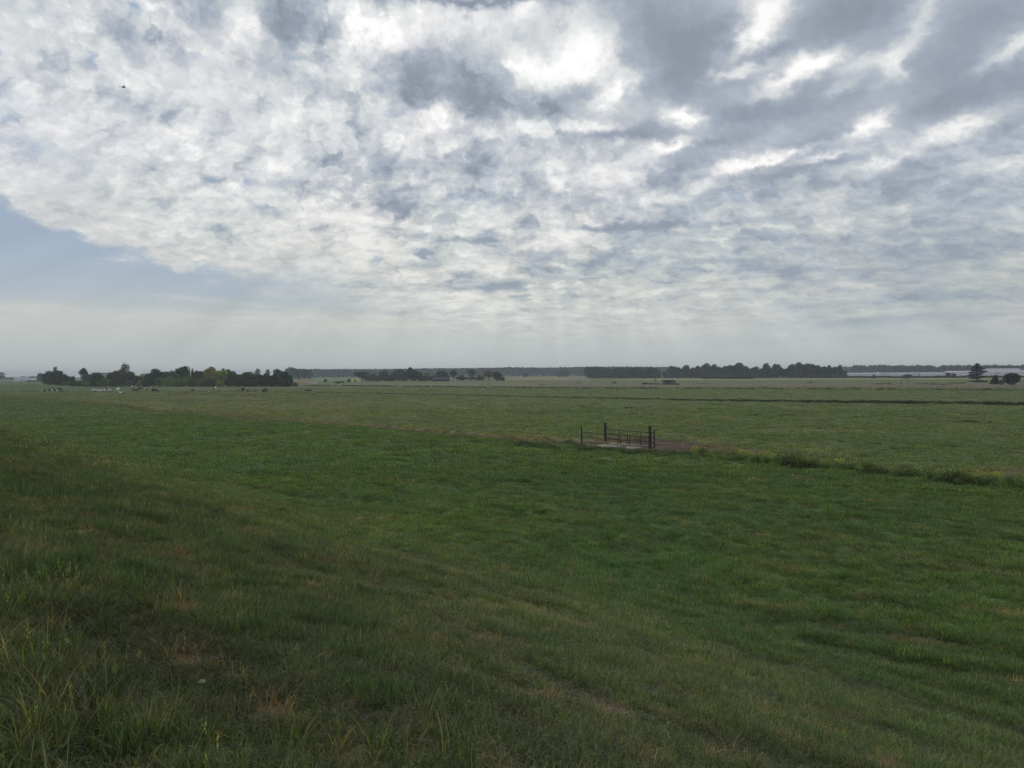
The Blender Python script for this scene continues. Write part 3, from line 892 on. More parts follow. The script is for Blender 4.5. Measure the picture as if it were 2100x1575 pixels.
def grass_points(x, y):
    c = cc(x, y)
    d1 = off(L1, x, y)
    n = fbm(x * 0.55, y * 0.55, 401, 4, 0.55)
    nb = fbm(c * 0.8, ca_(x, y) * 0.3, 405, 4, 0.55)
    dead = np.where(c < 40, dead_mask(x, y), 0)
    px, py = proj(x, y, hgt(x, y, False))
    tall = np.clip(1 - sstep(c, 4, 11), 0, 1) * (0.5 + 0.6 * sstep(-x, -4, 6))
    h = 0.42 + 0.45 * sstep(nb, -0.7, 0.8) + 0.55 * sstep(mound(x, y), -0.6, 0.7) + 0.35 * sstep(fbm(x * 1.3, y * 1.3, 409, 3), 0.2, 0.9) + tall * (0.05 + 0.9 * sstep(n, -0.2, 0.8) * (0.4 + 0.6 * sstep(-x, -2, 3)))
    h = h * (1 - 0.72 * dead) * np.where(d1 > 0, 0.72, 1.0)
    return np.clip(h, 0.22, 3.0), dead, d1


def put_grass(name, protos, nvar, x, y, base, label, keep_dead=0.62, flat=1.0, wide=None):
    h, dead, d1 = grass_points(x, y)
    ax = ca_(x, y) - (-NY * 8.9 + NX * 61.0)
    deck = (np.abs(ax) < 2.6) & (d1 > -2.3) & (d1 < 3.0)
    px, py = proj(x, y, 0.0)
    mudk = np.exp(-(((px - 1375) / 105) ** 2 + ((py - 913 - (px - 1350) * 0.07) / 11) ** 2) ** 1.5)
    k = (RNG.random(len(x)) > dead * keep_dead) & ~deck & (RNG.random(len(x)) > np.where(d1 > 0, mudk, 0) * 1.1)
    x, y, h = x[k], y[k], h[k]
    z = hgt(x, y)
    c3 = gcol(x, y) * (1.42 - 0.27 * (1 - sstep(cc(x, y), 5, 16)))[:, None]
    lush = sstep(h, 0.9, 1.6)[:, None]
    c3 = c3 * (1 - lush * np.array([[0.30, 0.14, 0.10]]))
    strawy = (RNG.random(len(x)) < 0.035 * (np.hypot(x, y) < 45))[:, None]
    c3 = np.where(strawy, np.array([[0.19, 0.15, 0.075]]), c3)
    v = RNG.uniform(0.82, 1.2, (len(x), 1))
    c3 = c3 * v
    s = RNG.uniform(0.8, 1.25, len(x))
    w = s if wide is None else s * wide(np.hypot(x, y))
    scl = np.stack([w, w, base * h * s * flat], -1)
    return scatter(name, protos, np.stack([x, y, z], -1), RNG.uniform(0, 2 * PI, len(x)), scl, RNG.integers(0, nvar, len(x)), c3,
                   (RNG.normal(0, 0.10, len(x)), RNG.normal(0, 0.10, len(x))), label, 'grass')


near = proto_set('near_tuft', [tuft_mesh(10 + i, 34, 0.10, 0.07, 0.20, 0.0080, 0.60) for i in range(6)])
midt = proto_set('mid_tuft', [tuft_mesh(30 + i, 70, 0.26, 0.08, 0.19, 0.014, 0.42) for i in range(5)])
fart = proto_set('far_tuft', [tuft_mesh(50 + i, 90, 0.62, 0.09, 0.20, 0.040, 0.40) for i in range(5)])
x, y = polar_points(2.5, 20, lambda r: 190 - 5.4 * np.asarray(r, float), 44)
put_grass('foreground_grass', near, 6, x, y, 1.0, 'long dark green grass with straw patches on the near slope')
x, y = polar_points(16, 50, lambda r: np.clip(24 - 0.26 * np.asarray(r, float), 9, 30))
put_grass('meadow_grass', midt, 5, x, y, 0.95, 'even green meadow grass between the slope and the ditch')
x, y = polar_points(115, 330, lambda r: np.clip(0.62 - 0.0015 * np.asarray(r, float), 0.12, 1), 36)
put_grass('distant_grass', fart, 5, x, y, 0.85, 'distant green and olive grass of the left pasture', wide=lambda r: 1.3 + r / 260)
x, y = polar_points(42, 130, lambda r: np.clip(4.2 - 0.024 * np.asarray(r, float), 1.1, 5))
put_grass('pasture_grass', fart, 5, x, y, 0.9, 'grazed olive grass around the gate and beyond the ditch')


# ------------------------------------------------------------------ tagging helpers
def thing(name, label, cat, loc=(0, 0, 0), rz=0.0, group=None):
    o = bpy.data.objects.new(name, None)
    COL.objects.link(o)
    o.location = loc
    o.rotation_euler = (0, 0, rz)
    o.empty_display_size = 0.2
    o['label'], o['category'] = label, cat
    if group:
        o['group'] = group
    return o


ONES = ['', 'first', 'second', 'third', 'fourth', 'fifth', 'sixth', 'seventh', 'eighth', 'ninth', 'tenth', 'eleventh', 'twelfth', 'thirteenth', 'fourteenth', 'fifteenth', 'sixteenth', 'seventeenth', 'eighteenth', 'nineteenth']


def ordinal(n):
    tens = {2: ('twentieth', 'twenty'), 3: ('thirtieth', 'thirty'), 4: ('fortieth', 'forty'), 5: ('fiftieth', 'fifty'), 6: ('sixtieth', 'sixty'), 7: ('seventieth', 'seventy'), 8: ('eightieth', 'eighty'), 9: ('ninetieth', 'ninety')}
    if n < 20:
        return ONES[n]
    return tens[n // 10][0] if n % 10 == 0 else tens[n // 10][1] + '-' + ONES[n % 10]


class MB:
    """collects boxes, tubes and prisms into one mesh"""
    def __init__(self):
        self.V, self.F = [], []

    def add(self, vs, fs):
        k = len(self.V)
        self.V += [tuple(v) for v in vs]
        self.F += [tuple(k + i for i in f) for f in fs]
        return self

    def box(self, x0, x1, y0, y1, z0, z1):
        v = [(x, y, z) for z in (z0, z1) for y in (y0, y1) for x in (x0, x1)]
        return self.add(v, [(0, 2, 3, 1), (4, 5, 7, 6), (0, 1, 5, 4), (2, 6, 7, 3), (0, 4, 6, 2), (1, 3, 7, 5)])

    def tube(self, pts, rads, seg=8, caps=True):
        pts = [Vector(p) for p in pts]
        if not isinstance(rads, (list, tuple)):
            rads = [rads] * len(pts)
        rings = []
        for i, p in enumerate(pts):
            d = (pts[min(i + 1, len(pts) - 1)] - pts[max(i - 1, 0)]).normalized()
            u = d.cross(Vector((0.31, 0.17, 0.93))).normalized() if abs(d.z) < 0.9 else d.cross(Vector((1, 0.1, 0))).normalized()
            v = d.cross(u)
            rings.append([p + (u * math.cos(2 * PI * k / seg) + v * math.sin(2 * PI * k / seg)) * rads[i] for k in range(seg)])
        vs = [q for r in rings for q in r]
        fs = [(i * seg + k, i * seg + (k + 1) % seg, (i + 1) * seg + (k + 1) % seg, (i + 1) * seg + k) for i in range(len(pts) - 1) for k in range(seg)]
        if caps:
            fs += [tuple(range(seg))[::-1], tuple((len(pts) - 1) * seg + k for k in range(seg))]
        return self.add(vs, fs)

    def prism(self, prof, y0, y1):
        """profile in x-z pushed along y"""
        n = len(prof)
        vs = [(x, y0, z) for x, z in prof] + [(x, y1, z) for x, z in prof]
        fs = [tuple(range(n)), tuple(range(2 * n - 1, n - 1, -1))] + [(i + n, (i + 1) % n + n, (i + 1) % n, i) for i in range(n)]
        return self.add(vs, fs)

    def mesh(self, name, mat, bevel=0.0, smooth=False):
        me = bpy.data.meshes.new(name)
        me.from_pydata(self.V, [], self.F)
        if bevel:
            import bmesh
            b = bmesh.new()
            b.from_mesh(me)
            bmesh.ops.recalc_face_normals(b, faces=b.faces)
            bmesh.ops.bevel(b, geom=b.edges[:], offset=bevel, segments=2, profile=0.6, affect='EDGES', clamp_overlap=True)
            b.to_mesh(me)
            b.free()
        if smooth:
            me.polygons.foreach_set('use_smooth', [True] * len(me.polygons))
        me.materials.append(mat)
        return me

    def obj(self, name, mat, parent=None, bevel=0.0, smooth=False):
        o = bpy.data.objects.new(name, self.mesh(name, mat, bevel, smooth))
        COL.objects.link(o)
        if parent is not None:
            o.parent = parent
        return o


def simple_mat(name, c0, c1=None, scale=3.0, rough=0.8, metal=0.0, bump=0.0, stretch=(1, 1, 1), spec=0.3):
    m, g = new_mat(name)
    b = g.new('ShaderNodeBsdfPrincipled')
    t = g.mapping(g.new('ShaderNodeTexCoord').outputs['Object'], sc=stretch)
    n = g.noise(t, scale, 6, 0.65)
    c1 = c1 or tuple(c * 0.6 for c in c0)
    g.t.links.new(g.mix(g.mapr(n, 0.35, 0.65, 0, 1), (*c0, 1), (*c1, 1)), b.inputs['Base Color'])
    b.inputs['Roughness'].default_value = rough
    b.inputs['Metallic'].default_value = metal
    b.inputs['Specular IOR Level'].default_value = spec
    if bump:
        bn = g.new('ShaderNodeBump')
        bn.inputs['Strength'].default_value = bump
        g.t.links.new(n, bn.inputs['Height'])
        g.t.links.new(bn.outputs[0], b.inputs['Normal'])
    out = g.new('ShaderNodeOutputMaterial')
    g.t.links.new(b.outputs[0], out.inputs[0])
    return m


M_STEEL = simple_mat('rusty_steel', (0.055, 0.044, 0.056), (0.095, 0.050, 0.038), 14, 0.75, 0.2)
M_POST = simple_mat('tarred_timber', (0.030, 0.026, 0.034), (0.055, 0.045, 0.045), 9, 0.9, bump=0.4, stretch=(1, 1, 0.15))
M_SLAB = simple_mat('worn_concrete', (0.29, 0.24, 0.20), (0.18, 0.15, 0.125), 2.5, 0.95, bump=0.3)
M_WOOD = simple_mat('grey_boards', (0.17, 0.145, 0.14), (0.11, 0.095, 0.09), 5, 0.9, bump=0.3, stretch=(1, 1, 0.1))
M_DARKIN = simple_mat('dark_opening', (0.02, 0.018, 0.018), None, 3, 0.95)
M_WHITE = simple_mat('white_wall', (0.78, 0.77, 0.80), (0.66, 0.66, 0.70), 0.25, 0.7)
M_ROOFP = simple_mat('pale_roof', (0.40, 0.38, 0.42), (0.32, 0.30, 0.34), 0.4, 0.7)
M_ROOFD = simple_mat('grey_roof', (0.16, 0.155, 0.18), (0.12, 0.12, 0.14), 0.4, 0.8)
M_GLASSG = simple_mat('greenhouse_glass', (0.26, 0.26, 0.32), (0.20, 0.20, 0.25), 0.3, 0.35, spec=0.5)
M_SCREEN = simple_mat('white_screen', (0.86, 0.84, 0.88), (0.78, 0.76, 0.80), 0.3, 0.7)
M_BRICK = simple_mat('dark_brick', (0.12, 0.075, 0.06), (0.09, 0.06, 0.05), 2, 0.9)
M_BARK = simple_mat('bark', (0.075, 0.062, 0.055), (0.045, 0.038, 0.034), 6, 0.95, stretch=(1, 1, 0.2))
M_CARP = simple_mat('white_car_paint', (0.72, 0.73, 0.76), (0.68, 0.69, 0.72), 2, 0.25, spec=0.6)
M_GLASS = simple_mat('dark_glass', (0.02, 0.022, 0.026), None, 2, 0.1, spec=0.6)
M_RUBBER = simple_mat('black_rubber', (0.018, 0.018, 0.02), None, 9, 0.85)
M_HUB = simple_mat('grey_metal', (0.35, 0.35, 0.37), None, 9, 0.4, 0.6)
M_LAMP = simple_mat('lamp_lens', (0.7, 0.7, 0.68), None, 9, 0.2)


# ------------------------------------------------------------------ cattle bridge with its two gates
def G(px, py, z=0.0):
    p = at(px, py, z)
    return Vector((p[0], p[1], z))


pA, pC, pB, pD = G(1192.5, 911), G(1333, 922), G(1242, 907.5), G(1342, 918.5)
n0, n1 = G(1213, 917.5), G(1296, 924.5)                          # near edge of the slab
fw = Vector((0.60, 0.80, 0)).normalized()
br = thing('cattle_bridge', 'low worn concrete cattle bridge across the ditch, between the two rusty gates', 'bridge', tuple(n0))
deck = MB()
f0, f1 = n0 + fw * 3.3, n1 + fw * 2.6
ctr = [n0, n1, f1, f0]
lv = [Vector((p.x - n0.x, p.y - n0.y, z)) for z in (-0.06, 0.13) for p in ctr]
deck.add(lv, [(3, 2, 1, 0), (4, 5, 6, 7), (0, 1, 5, 4), (1, 2, 6, 5), (2, 3, 7, 6), (3, 0, 4, 7)])
deck.obj('deck', M_SLAB, br, 0.02)
for t_ in (0.08, 0.92):
    q0 = n0.lerp(n1, t_) - n0 + fw * 0.4
    q1 = q0 + fw * 2.1
    MB().tube([q0 + Vector((0, 0, -0.22)), q1 + Vector((0, 0, -0.22))], 0.14, 10).obj('beam', M_POST, br)


def gate_frame(name, label, p, q, hs_p, hs_q, uprights, posts, rr=0.034):
    """horizontal tubes between p and q, uprights at fractions, end posts (radius, height)"""
    t = thing(name, label, 'gate', tuple(p))
    d = q - p
    for hp, hq in zip(hs_p, hs_q):
        mid_ = d * 0.5 + Vector((0, 0, (hp + hq) / 2 - 0.012))
        MB().tube([Vector((0, 0, hp)), mid_, d + Vector((0, 0, hq))], rr, 8).obj('rail', M_STEEL, t, smooth=True)
    for f, z0, z1, lean, r_ in uprights:
        b_ = d * f
        MB().tube([b_ + Vector((lean, 0, z0)), b_ + Vector((lean * 0.25, 0, (z0 + z1) * 0.5)), b_ + Vector((0, 0, z1))], r_, 8).obj('upright', M_STEEL, t, smooth=True)
    for f, r_, h_ in posts:
        b_ = d * f
        MB().tube([b_ + Vector((0, 0, -0.3)), b_ + Vector((0, 0, h_))], r_, 8).obj('end_post', M_STEEL, t)
    return t


gate_frame('metal_gate', 'rusty three-rail metal gate along the near edge of the small concrete bridge', pA, pC - (pC - pA).normalized() * 0.12,
           (1.04, 0.65, 0.23), (0.97, 0.58, 0.19), [(0.145, 0.65, 1.03, 0, 0.03), (0.145, -0.1, 0.22, 0, 0.03), (0.735, -0.25, 1.12, 0, 0.04), (0.555, 0.0, 0.6, 0.05, 0.035)],
           [(0.0, 0.062, 1.6)])
gate_frame('metal_gate', 'rusty four-rail metal gate along the far edge of the small concrete bridge, one upright bent', pB + (pD - pB).normalized() * 0.1, pD,
           (1.20, 0.83, 0.42, 0.04), (1.18, 0.80, 0.42, 0.0), [(0.27, -0.1, 1.14, 0.16, 0.045), (0.465, -0.05, 1.22, -0.06, 0.04), (0.735, -0.05, 1.10, -0.08, 0.045)],
           [(1.0, 0.055, 1.46)])
for p, h_, lb, tilt in ((pB, 1.72, 'dark timber gatepost at the left end of the far gate, tallest and leaning slightly', -0.03), (pC, 1.86, 'thick dark timber gatepost at the right end of the near gate', 0.0)):
    t = thing('gatepost', lb, 'post', tuple(p), 0.3, 'timber gateposts at the bridge')
    s_ = 0.085
    g_ = MB().box(-s_, s_, -s_, s_, -0.4, h_).obj('post', M_POST, t, 0.012)
    t.rotation_euler = (0, tilt, 0.3)
    for zz_ in (0.35, 1.05):
        MB().box(-s_ - 0.012, s_ + 0.012, -s_ - 0.012, s_ + 0.012, zz_, zz_ + 0.05).obj('hinge_band', M_STEEL, t)

# ------------------------------------------------------------------ ditch-side herbs, rush clumps
herbs = proto_set('herb', [herb_mesh(70 + i, 230, 0.42, 0.62, 0.075, y_) for i, y_ in enumerate((0.0, 0.0, 0.35, 0.6))] + [tuft_mesh(80 + i, 90, 0.30, 0.35, 0.75, 0.022, 0.30, 3) for i in range(3)])


def along_row(row, x0, x1, step, spread, p_density=lambda px: np.ones_like(px)):
    L = plan_line(row)
    pts = L[2]
    out = []
    for i in range(len(pts) - 1):
        (xa, ya), (xb, yb) = pts[i], pts[i + 1]
        L_ = math.hypot(xb - xa, yb - ya)
        n = max(2, int(L_ / step))
        t = RNG.random(n)
        out.append(np.stack([xa + (xb - xa) * t, ya + (yb - ya) * t], -1))
    P = np.concatenate(out)
    P = P + RNG.normal(0, 1, (len(P), 1)) * spread * np.array([[NX, NY]])
    px, _ = proj(P[:, 0], P[:, 1])
    k = (px > x0) & (px < x1) & (RNG.random(len(px)) < p_density(px))
    return P[k]


def put_herbs(name, P, sc, zs, idx, colr, label, cat):
    x, y = P[:, 0], P[:, 1]
    z = np.maximum(hgt(x, y) - 0.02, -0.16)
    s = sc * RNG.uniform(0.7, 1.3, len(x))
    return scatter(name, herbs, np.stack([x, y, z], -1), RNG.uniform(0, 2 * PI, len(x)), np.stack([s, s, s * zs], -1), idx, colr, None, label, cat)


def hcol(n, base, var=0.25):
    return np.array(base)[None] * RNG.uniform(1 - var, 1 + var, (n, 1))


# near ditch, right of the gate: rank weeds with yellow flower heads
P = along_row([(a_, b_ + 2) for a_, b_ in ROW1], 1390, 2600, 0.035, 0.62, lambda px: sstep(px, 1380, 1560) * (0.75 + 0.25 * sstep(gnoise(px * 0.013, px * 0 + 2, 3), -0.5, 0.3)))
dd = off(L1, P[:, 0], P[:, 1])
idx = np.where(RNG.random(len(P)) < 0.35, RNG.integers(4, 7, len(P)), np.where(dd > 0.0, RNG.integers(1, 4, len(P)), RNG.integers(0, 2, len(P))))
c_ = np.where((dd > 0.3)[:, None], np.array([[0.24, 0.25, 0.05]]), np.array([[0.125, 0.175, 0.060]])) * RNG.uniform(0.7, 1.3, (len(P), 1))
hs = 0.62 + 0.35 * gnoise(P[:, 0] * 0.6, P[:, 1] * 0.6, 12)
put_herbs('ditch_weeds', P, 1.0 * np.clip(hs + 0.25, 0.5, 1.3), 0.34 + 0.75 * np.clip(hs + 0.25, 0.4, 1.2), idx, c_, 'rank green weeds with yellow tops along the near ditch, right of the gate', 'weeds')
# ragged rough-grass fringe left of the bridge
P = along_row([(a_, b_ - 0.6) for a_, b_ in ROW1], 150, 1200, 0.13, 0.9, lambda px: 0.35 + 0.65 * sstep(gnoise(px * 0.02, px * 0 + 9, 13), -0.4, 0.3))
t_ = (RNG.random(len(P)) < 0.55)[:, None]
put_herbs('rough_fringe', P, 0.75, 0.42, RNG.choice([4, 5, 6], len(P)), np.where(t_, np.array([[0.150, 0.125, 0.070]]), np.array([[0.060, 0.088, 0.034]])) * RNG.uniform(0.7, 1.25, (len(P), 1)), 'ragged straw and green grass fringe along the field edge left of the bridge', 'grass')
# tussocks left of and in front of the bridge
P = np.concatenate([np.array([at(RNG.normal(x_, sx_), RNG.normal(y_, sy_)) for _ in range(n_)]) for x_, y_, sx_, sy_, n_ in
                    [(1095, 915, 16, 1.6, 46), (1128, 921, 9, 1.4, 34), (1170, 909, 9, 1.4, 30), (1225, 923, 26, 1.6, 60), (1290, 927, 16, 1.2, 26), (1316, 930, 14, 1.4, 34), (1390, 932, 26, 1.6, 60), (1272, 917, 3, 1.0, 12), (1190, 918, 10, 1.4, 24), (1060, 912, 10, 1.2, 18)]])
P = P[RNG.random(len(P)) < 0.75]
P = P[~((np.abs(ca_(P[:, 0], P[:, 1]) - (-NY * 8.9 + NX * 61.0)) < 2.3) & (off(L1, P[:, 0], P[:, 1]) > -1.1))]
idx = RNG.choice([0, 1, 4, 5, 6], len(P))
put_herbs('tussock', P, 0.75, 0.65, idx, hcol(len(P), (0.060, 0.092, 0.040)), 'dark tussocks and weeds beside the small bridge', 'weeds')
# tall seeding grasses and weeds at the lower left, an umbel and a dead stalk
SEEDY = proto_set('seed_grass', [tuft_mesh(90 + i, 18, 0.09, 0.18, 0.34, 0.0095, 0.40, 3, (4.5, 4.1, 3.0)) for i in range(1)] + [tuft_mesh(93 + i, 20, 0.10, 0.18, 0.36, 0.011, 0.5) for i in range(2)] + [tuft_mesh(95, 22, 0.12, 0.25, 0.5, 0.012, 0.4), tuft_mesh(96, 20, 0.16, 0.2, 0.42, 0.014, 0.55)])
Q = []
for x_, y_, sx_, sy_, n_ in [(120, 1240, 45, 14, 26), (60, 1330, 70, 60, 30), (180, 1420, 140, 90, 80), (60, 1500, 90, 60, 50), (420, 1480, 120, 60, 40), (330, 1190, 90, 40, 10), (900, 1510, 60, 40, 24), (700, 1540, 120, 30, 14), (60, 1150, 60, 60, 12), (1500, 1520, 250, 40, 14), (1190, 1400, 250, 80, 16)]:
    for _ in range(n_):
        hx, hy, _t = hit(RNG.normal(x_, sx_), min(RNG.normal(y_, sy_), 1640))
        if math.hypot(hx, hy) > 2.6:
            Q.append((hx, hy))
Q = np.array(Q)
s = RNG.uniform(0.6, 1.05, len(Q))
scatter('seeding_grass', SEEDY, np.stack([Q[:, 0], Q[:, 1], hgt(Q[:, 0], Q[:, 1])], -1), RNG.uniform(0, 2 * PI, len(Q)), np.stack([s, s, s], -1), np.where(RNG.random(len(Q)) < np.where(np.arange(len(Q)) < 26, 0.9, 0.06), 0, RNG.integers(1, 5, len(Q))), gcol(Q[:, 0], Q[:, 1]) * RNG.uniform(0.9, 1.5, (len(Q), 1)), (RNG.normal(0, 0.15, len(Q)), RNG.normal(0, 0.15, len(Q))),
        'tall seeding grasses and weeds standing above the near slope', 'grass')
M_UMBEL = simple_mat('cream_petals', (0.38, 0.40, 0.24), (0.26, 0.28, 0.16), 30, 0.9)
M_STALK = simple_mat('dead_stalk', (0.42, 0.34, 0.24), (0.30, 0.23, 0.16), 20, 0.9)
M_STEM = simple_mat('green_stem', (0.07, 0.10, 0.03), None, 20, 0.8)
hx, hy, ht_ = hit(415, 1462)
um = thing('flowering_herb', 'single cream flower head among the tall dark grass at the lower left', 'flower', (hx, hy, float(hgt(hx, hy))))
MB().tube([(0, 0, -0.02), (0.01, 0, 0.16), (0.0, 0.01, 0.33)], [0.004, 0.003, 0.0025], 6).obj('stem', M_STEM, um)
fl = MB()
rr_ = random.Random(4)
for _ in range(60):
    a, q_ = rr_.uniform(0, 2 * PI), rr_.random() ** 0.5 * 0.045
    fx, fy, fz = q_ * math.cos(a), q_ * math.sin(a), 0.345 + rr_.uniform(-.008, .012) - q_ * 0.25
    fl.add([(fx - .007, fy, fz), (fx, fy - .007, fz + .003), (fx + .007, fy, fz), (fx, fy + .007, fz + .004)], [(0, 1, 2, 3)])
for _ in range(9):
    a = rr_.uniform(0, 2 * PI)
    fl.tube([(0, 0.01, 0.32), (0.03 * math.cos(a), 0.03 * math.sin(a), 0.338)], 0.0012, 4)
fl.obj('flower_head', M_UMBEL, um)
um.scale = (0.62, 0.62, 0.8)
hx, hy, ht_ = hit(912, 1548)
ds = thing('dead_stalks', 'pair of pale dead stalks leaning in the grass at the bottom', 'stalks', (hx, hy, float(hgt(hx, hy))))
MB().tube([(0, 0, -0.02), (-0.02, 0, 0.16), (-0.06, 0.0, 0.36)], [0.006, 0.006, 0.003], 6).obj('stalk', M_STALK, ds)
MB().tube([(0.03, 0.02, -0.02), (0.03, 0.02, 0.14), (0.01, 0.0, 0.28)], [0.005, 0.005, 0.003], 6).obj('stalk', M_STALK, ds)

# second ditch: reeds coloured dark for its bank's shadow; then the fainter third
P = along_row(ROW2, -150, 2400, 0.08, 0.8, lambda px: 0.08 + 0.92 * sstep(px + 160 * gnoise(px * 0.011, px * 0 + 5, 9), 560, 1300) * (0.85 + 0.15 * sstep(gnoise(px * 0.03, px * 0, 19), -0.75, -0.1)))
px_, _ = proj(P[:, 0], P[:, 1])
idx = RNG.choice([0, 1, 0, 1, 4, 5, 6], len(P))
put_herbs('ditch_shade_reeds', P, 1.5, 0.36 + 0.28 * sstep(px_, 1000, 2000), idx, hcol(len(P), (0.026, 0.044, 0.020)), 'reedy line of the second ditch across the polder, darkened for its shaded bank', 'reeds')
P = along_row(ROW3, 560, 2400, 0.35, 2.2, lambda px: 0.25 + 0.75 * sstep(gnoise(px * 0.02, px * 0 + 4, 29), -0.3, 0.3))
put_herbs('rough_verge', P, 1.5, 0.62, RNG.choice([0, 1, 4, 5, 6], len(P)), hcol(len(P), (0.055, 0.070, 0.038)), 'rough grassy verge of the third ditch in front of the brown strip', 'verge')
# scattered rush clumps in the pastures
spots = [(860, 845, 9, 8), (1550, 852, 12, 26), (1620, 853, 20, 40), (1980, 866, 16, 46), (1545, 898, 12, 20), (1590, 896, 8, 12), (1650, 846, 12, 12), (1760, 857, 12, 12), (1865, 858, 12, 12), (1910, 850, 9, 8),
         (1853, 922, 9, 10), (1855, 962, 7, 12), (1800, 912, 20, 14), (1960, 916, 30, 18), (1290, 838, 14, 14), (1200, 835, 12, 10), (770, 822, 6, 5), (980, 835, 14, 8), (640, 810, 14, 8), (430, 810, 16, 10), (480, 812, 18, 14), (520, 813, 12, 10),
         (360, 809, 14, 10), (390, 808.5, 10, 8), (500, 801, 9, 8), (525, 801.5, 9, 8), (1820, 788, 16, 26), (1905, 788, 14, 24), (1930, 789, 10, 16), (1965, 787, 12, 16), (2030, 800, 20, 22), (1325, 788, 7, 12), (1345, 788, 8, 9),
         (1262, 786, 3, 6), (1440, 787, 7, 8), (1590, 797, 10, 12), (1690, 797, 14, 14), (1750, 797, 12, 12), (1660, 785, 5, 8), (1565, 796, 12, 10), (1030, 794, 14, 10), (1000, 789, 6, 4), (1115, 789, 5, 5), (1187, 786.5, 3, 4), (2000, 851, 30, 14), (1480, 831, 16, 10), (2050, 895, 26, 14), (1700, 880, 22, 12)]
P = np.concatenate([np.array([at(RNG.normal(x_, sx_), RNG.normal(y_, 0.5)) for _ in range(n_)]) for x_, y_, sx_, n_ in spots])
far_ = np.hypot(P[:, 0], P[:, 1])
put_herbs('rush_clump', P, 0.55 + far_ / 420, 0.40 + far_ / 1100, RNG.choice([4, 5, 6], len(P)), hcol(len(P), (0.060, 0.082, 0.034)), 'dark rush clumps dotted over the pastures', 'rushes')

# ------------------------------------------------------------------ foliage meshes
M_LEAF, g = new_mat('foliage')
oi_ = g.new('ShaderNodeObjectInfo')
tn = g.new('ShaderNodeAttribute', attribute_name='tint').outputs[0]
c_ = g.vm('MULTIPLY', oi_.outputs['Color'], tn)
d_ = g.new('ShaderNodeBsdfDiffuse')
g.t.links.new(c_, d_.inputs[0])
t_ = g.new('ShaderNodeBsdfTranslucent')
g.t.links.new(g.vm('MULTIPLY', c_, (1.1, 1.15, 0.8)), t_.inputs[0])
mx_ = g.new('ShaderNodeMixShader')
mx_.inputs[0].default_value = 0.3
g.t.links.new(d_.outputs[0], mx_.inputs[1])
g.t.links.new(t_.outputs[0], mx_.inputs[2])
o_ = g.new('ShaderNodeOutputMaterial')
g.t.links.new(mx_.outputs[0], o_.inputs[0])


def leaves(lobes, n, size, seed, gap=0.0, shell=0.75):
    """unit-height crown: leaf clumps spread through ellipsoid lobes"""
    R = np.random.default_rng(seed)
    lb = np.array([l[:6] for l in lobes], float)
    tint = R.uniform(0.6, 1.65, len(lobes))
    w = (lb[:, 3] * lb[:, 4] * lb[:, 5]) ** 0.72
    k = R.choice(len(lobes), n, p=w / w.sum())
    d = R.normal(0, 1, (n, 3))
    d /= np.linalg.norm(d, axis=1)[:, None]
    r = shell + (1 - shell) * R.random(n)
    r = np.where(R.random(n) < 0.25, R.random(n) ** 0.4, r) * (1 + R.normal(0, 0.05, n))
    lump = 1 + 0.16 * gnoise(d[:, 0] * 2.5 + seed, d[:, 2] * 2.5 + d[:, 1] * 2, seed)
    P = lb[k, :3] + d * lb[k, 3:6] * (r * lump)[:, None]
    if gap > 0:
        keep = gnoise(P[:, 0] * 9 + P[:, 1] * 4, P[:, 2] * 9, seed + 5) > -1 + gap
        P, k = P[keep], k[keep]
    P[:, 2] = np.maximum(P[:, 2], 0.01)
    n = len(P)
    u = R.normal(0, 1, (n, 3))
    u /= np.linalg.norm(u, axis=1)[:, None]
    v = np.cross(u, R.normal(0, 1, (n, 3)))
    v /= np.linalg.norm(v, axis=1)[:, None]
    s = size * R.uniform(0.55, 1.35, (n, 1))
    V = np.stack([P - u * s, P + v * s * 0.6, P + u * s * 0.9, P - v * s * 0.55], 1).reshape(-1, 3)
    V[:, 2] = np.maximum(V[:, 2], 0.0)
    F = np.arange(n * 4).reshape(-1, 4)
    me = np_mesh('crown', V, F)
    t = (tint[k] * R.uniform(0.75, 1.25, n))[:, None] * np.array([[1, 1, 1]]) * R.uniform(0.93, 1.07, (n, 3))
    vcol(me, 'tint', np.repeat(t, 4, 0))
    me.materials.append(M_LEAF)
    return me


def trunk_mesh(h, r, limbs, seed, bare=0):
    R = random.Random(seed)
    m = MB()
    top = Vector((R.uniform(-.03, .03), R.uniform(-.03, .03), h))
    m.tube([(0, 0, -0.03), (0, 0, h * 0.3), top * 0.7, top], [r * 1.25, r, r * 0.7, r * 0.25], 7)
    for i in range(limbs):
        f = R.uniform(0.35, 0.85)
        a = R.uniform(0, 2 * PI)
        b = top * f
        L = R.uniform(0.16, 0.34) * (1.2 - f * 0.5)
        e = b + Vector((math.cos(a) * L * 0.8, math.sin(a) * L * 0.8, L * 0.75))
        m.tube([b, b.lerp(e, 0.5) + Vector((0, 0, -0.015)), e], [r * 0.5, r * 0.32, r * 0.1], 5)
        for j in range(bare):
            e2 = b.lerp(e, R.uniform(0.4, 0.9))
            m.tube([e2, e2 + Vector((R.uniform(-.07, .07), R.uniform(-.07, .07), R.uniform(.06, .16)))], [r * 0.2, r * 0.06], 4)
    return m.mesh('trunk', M_BARK)


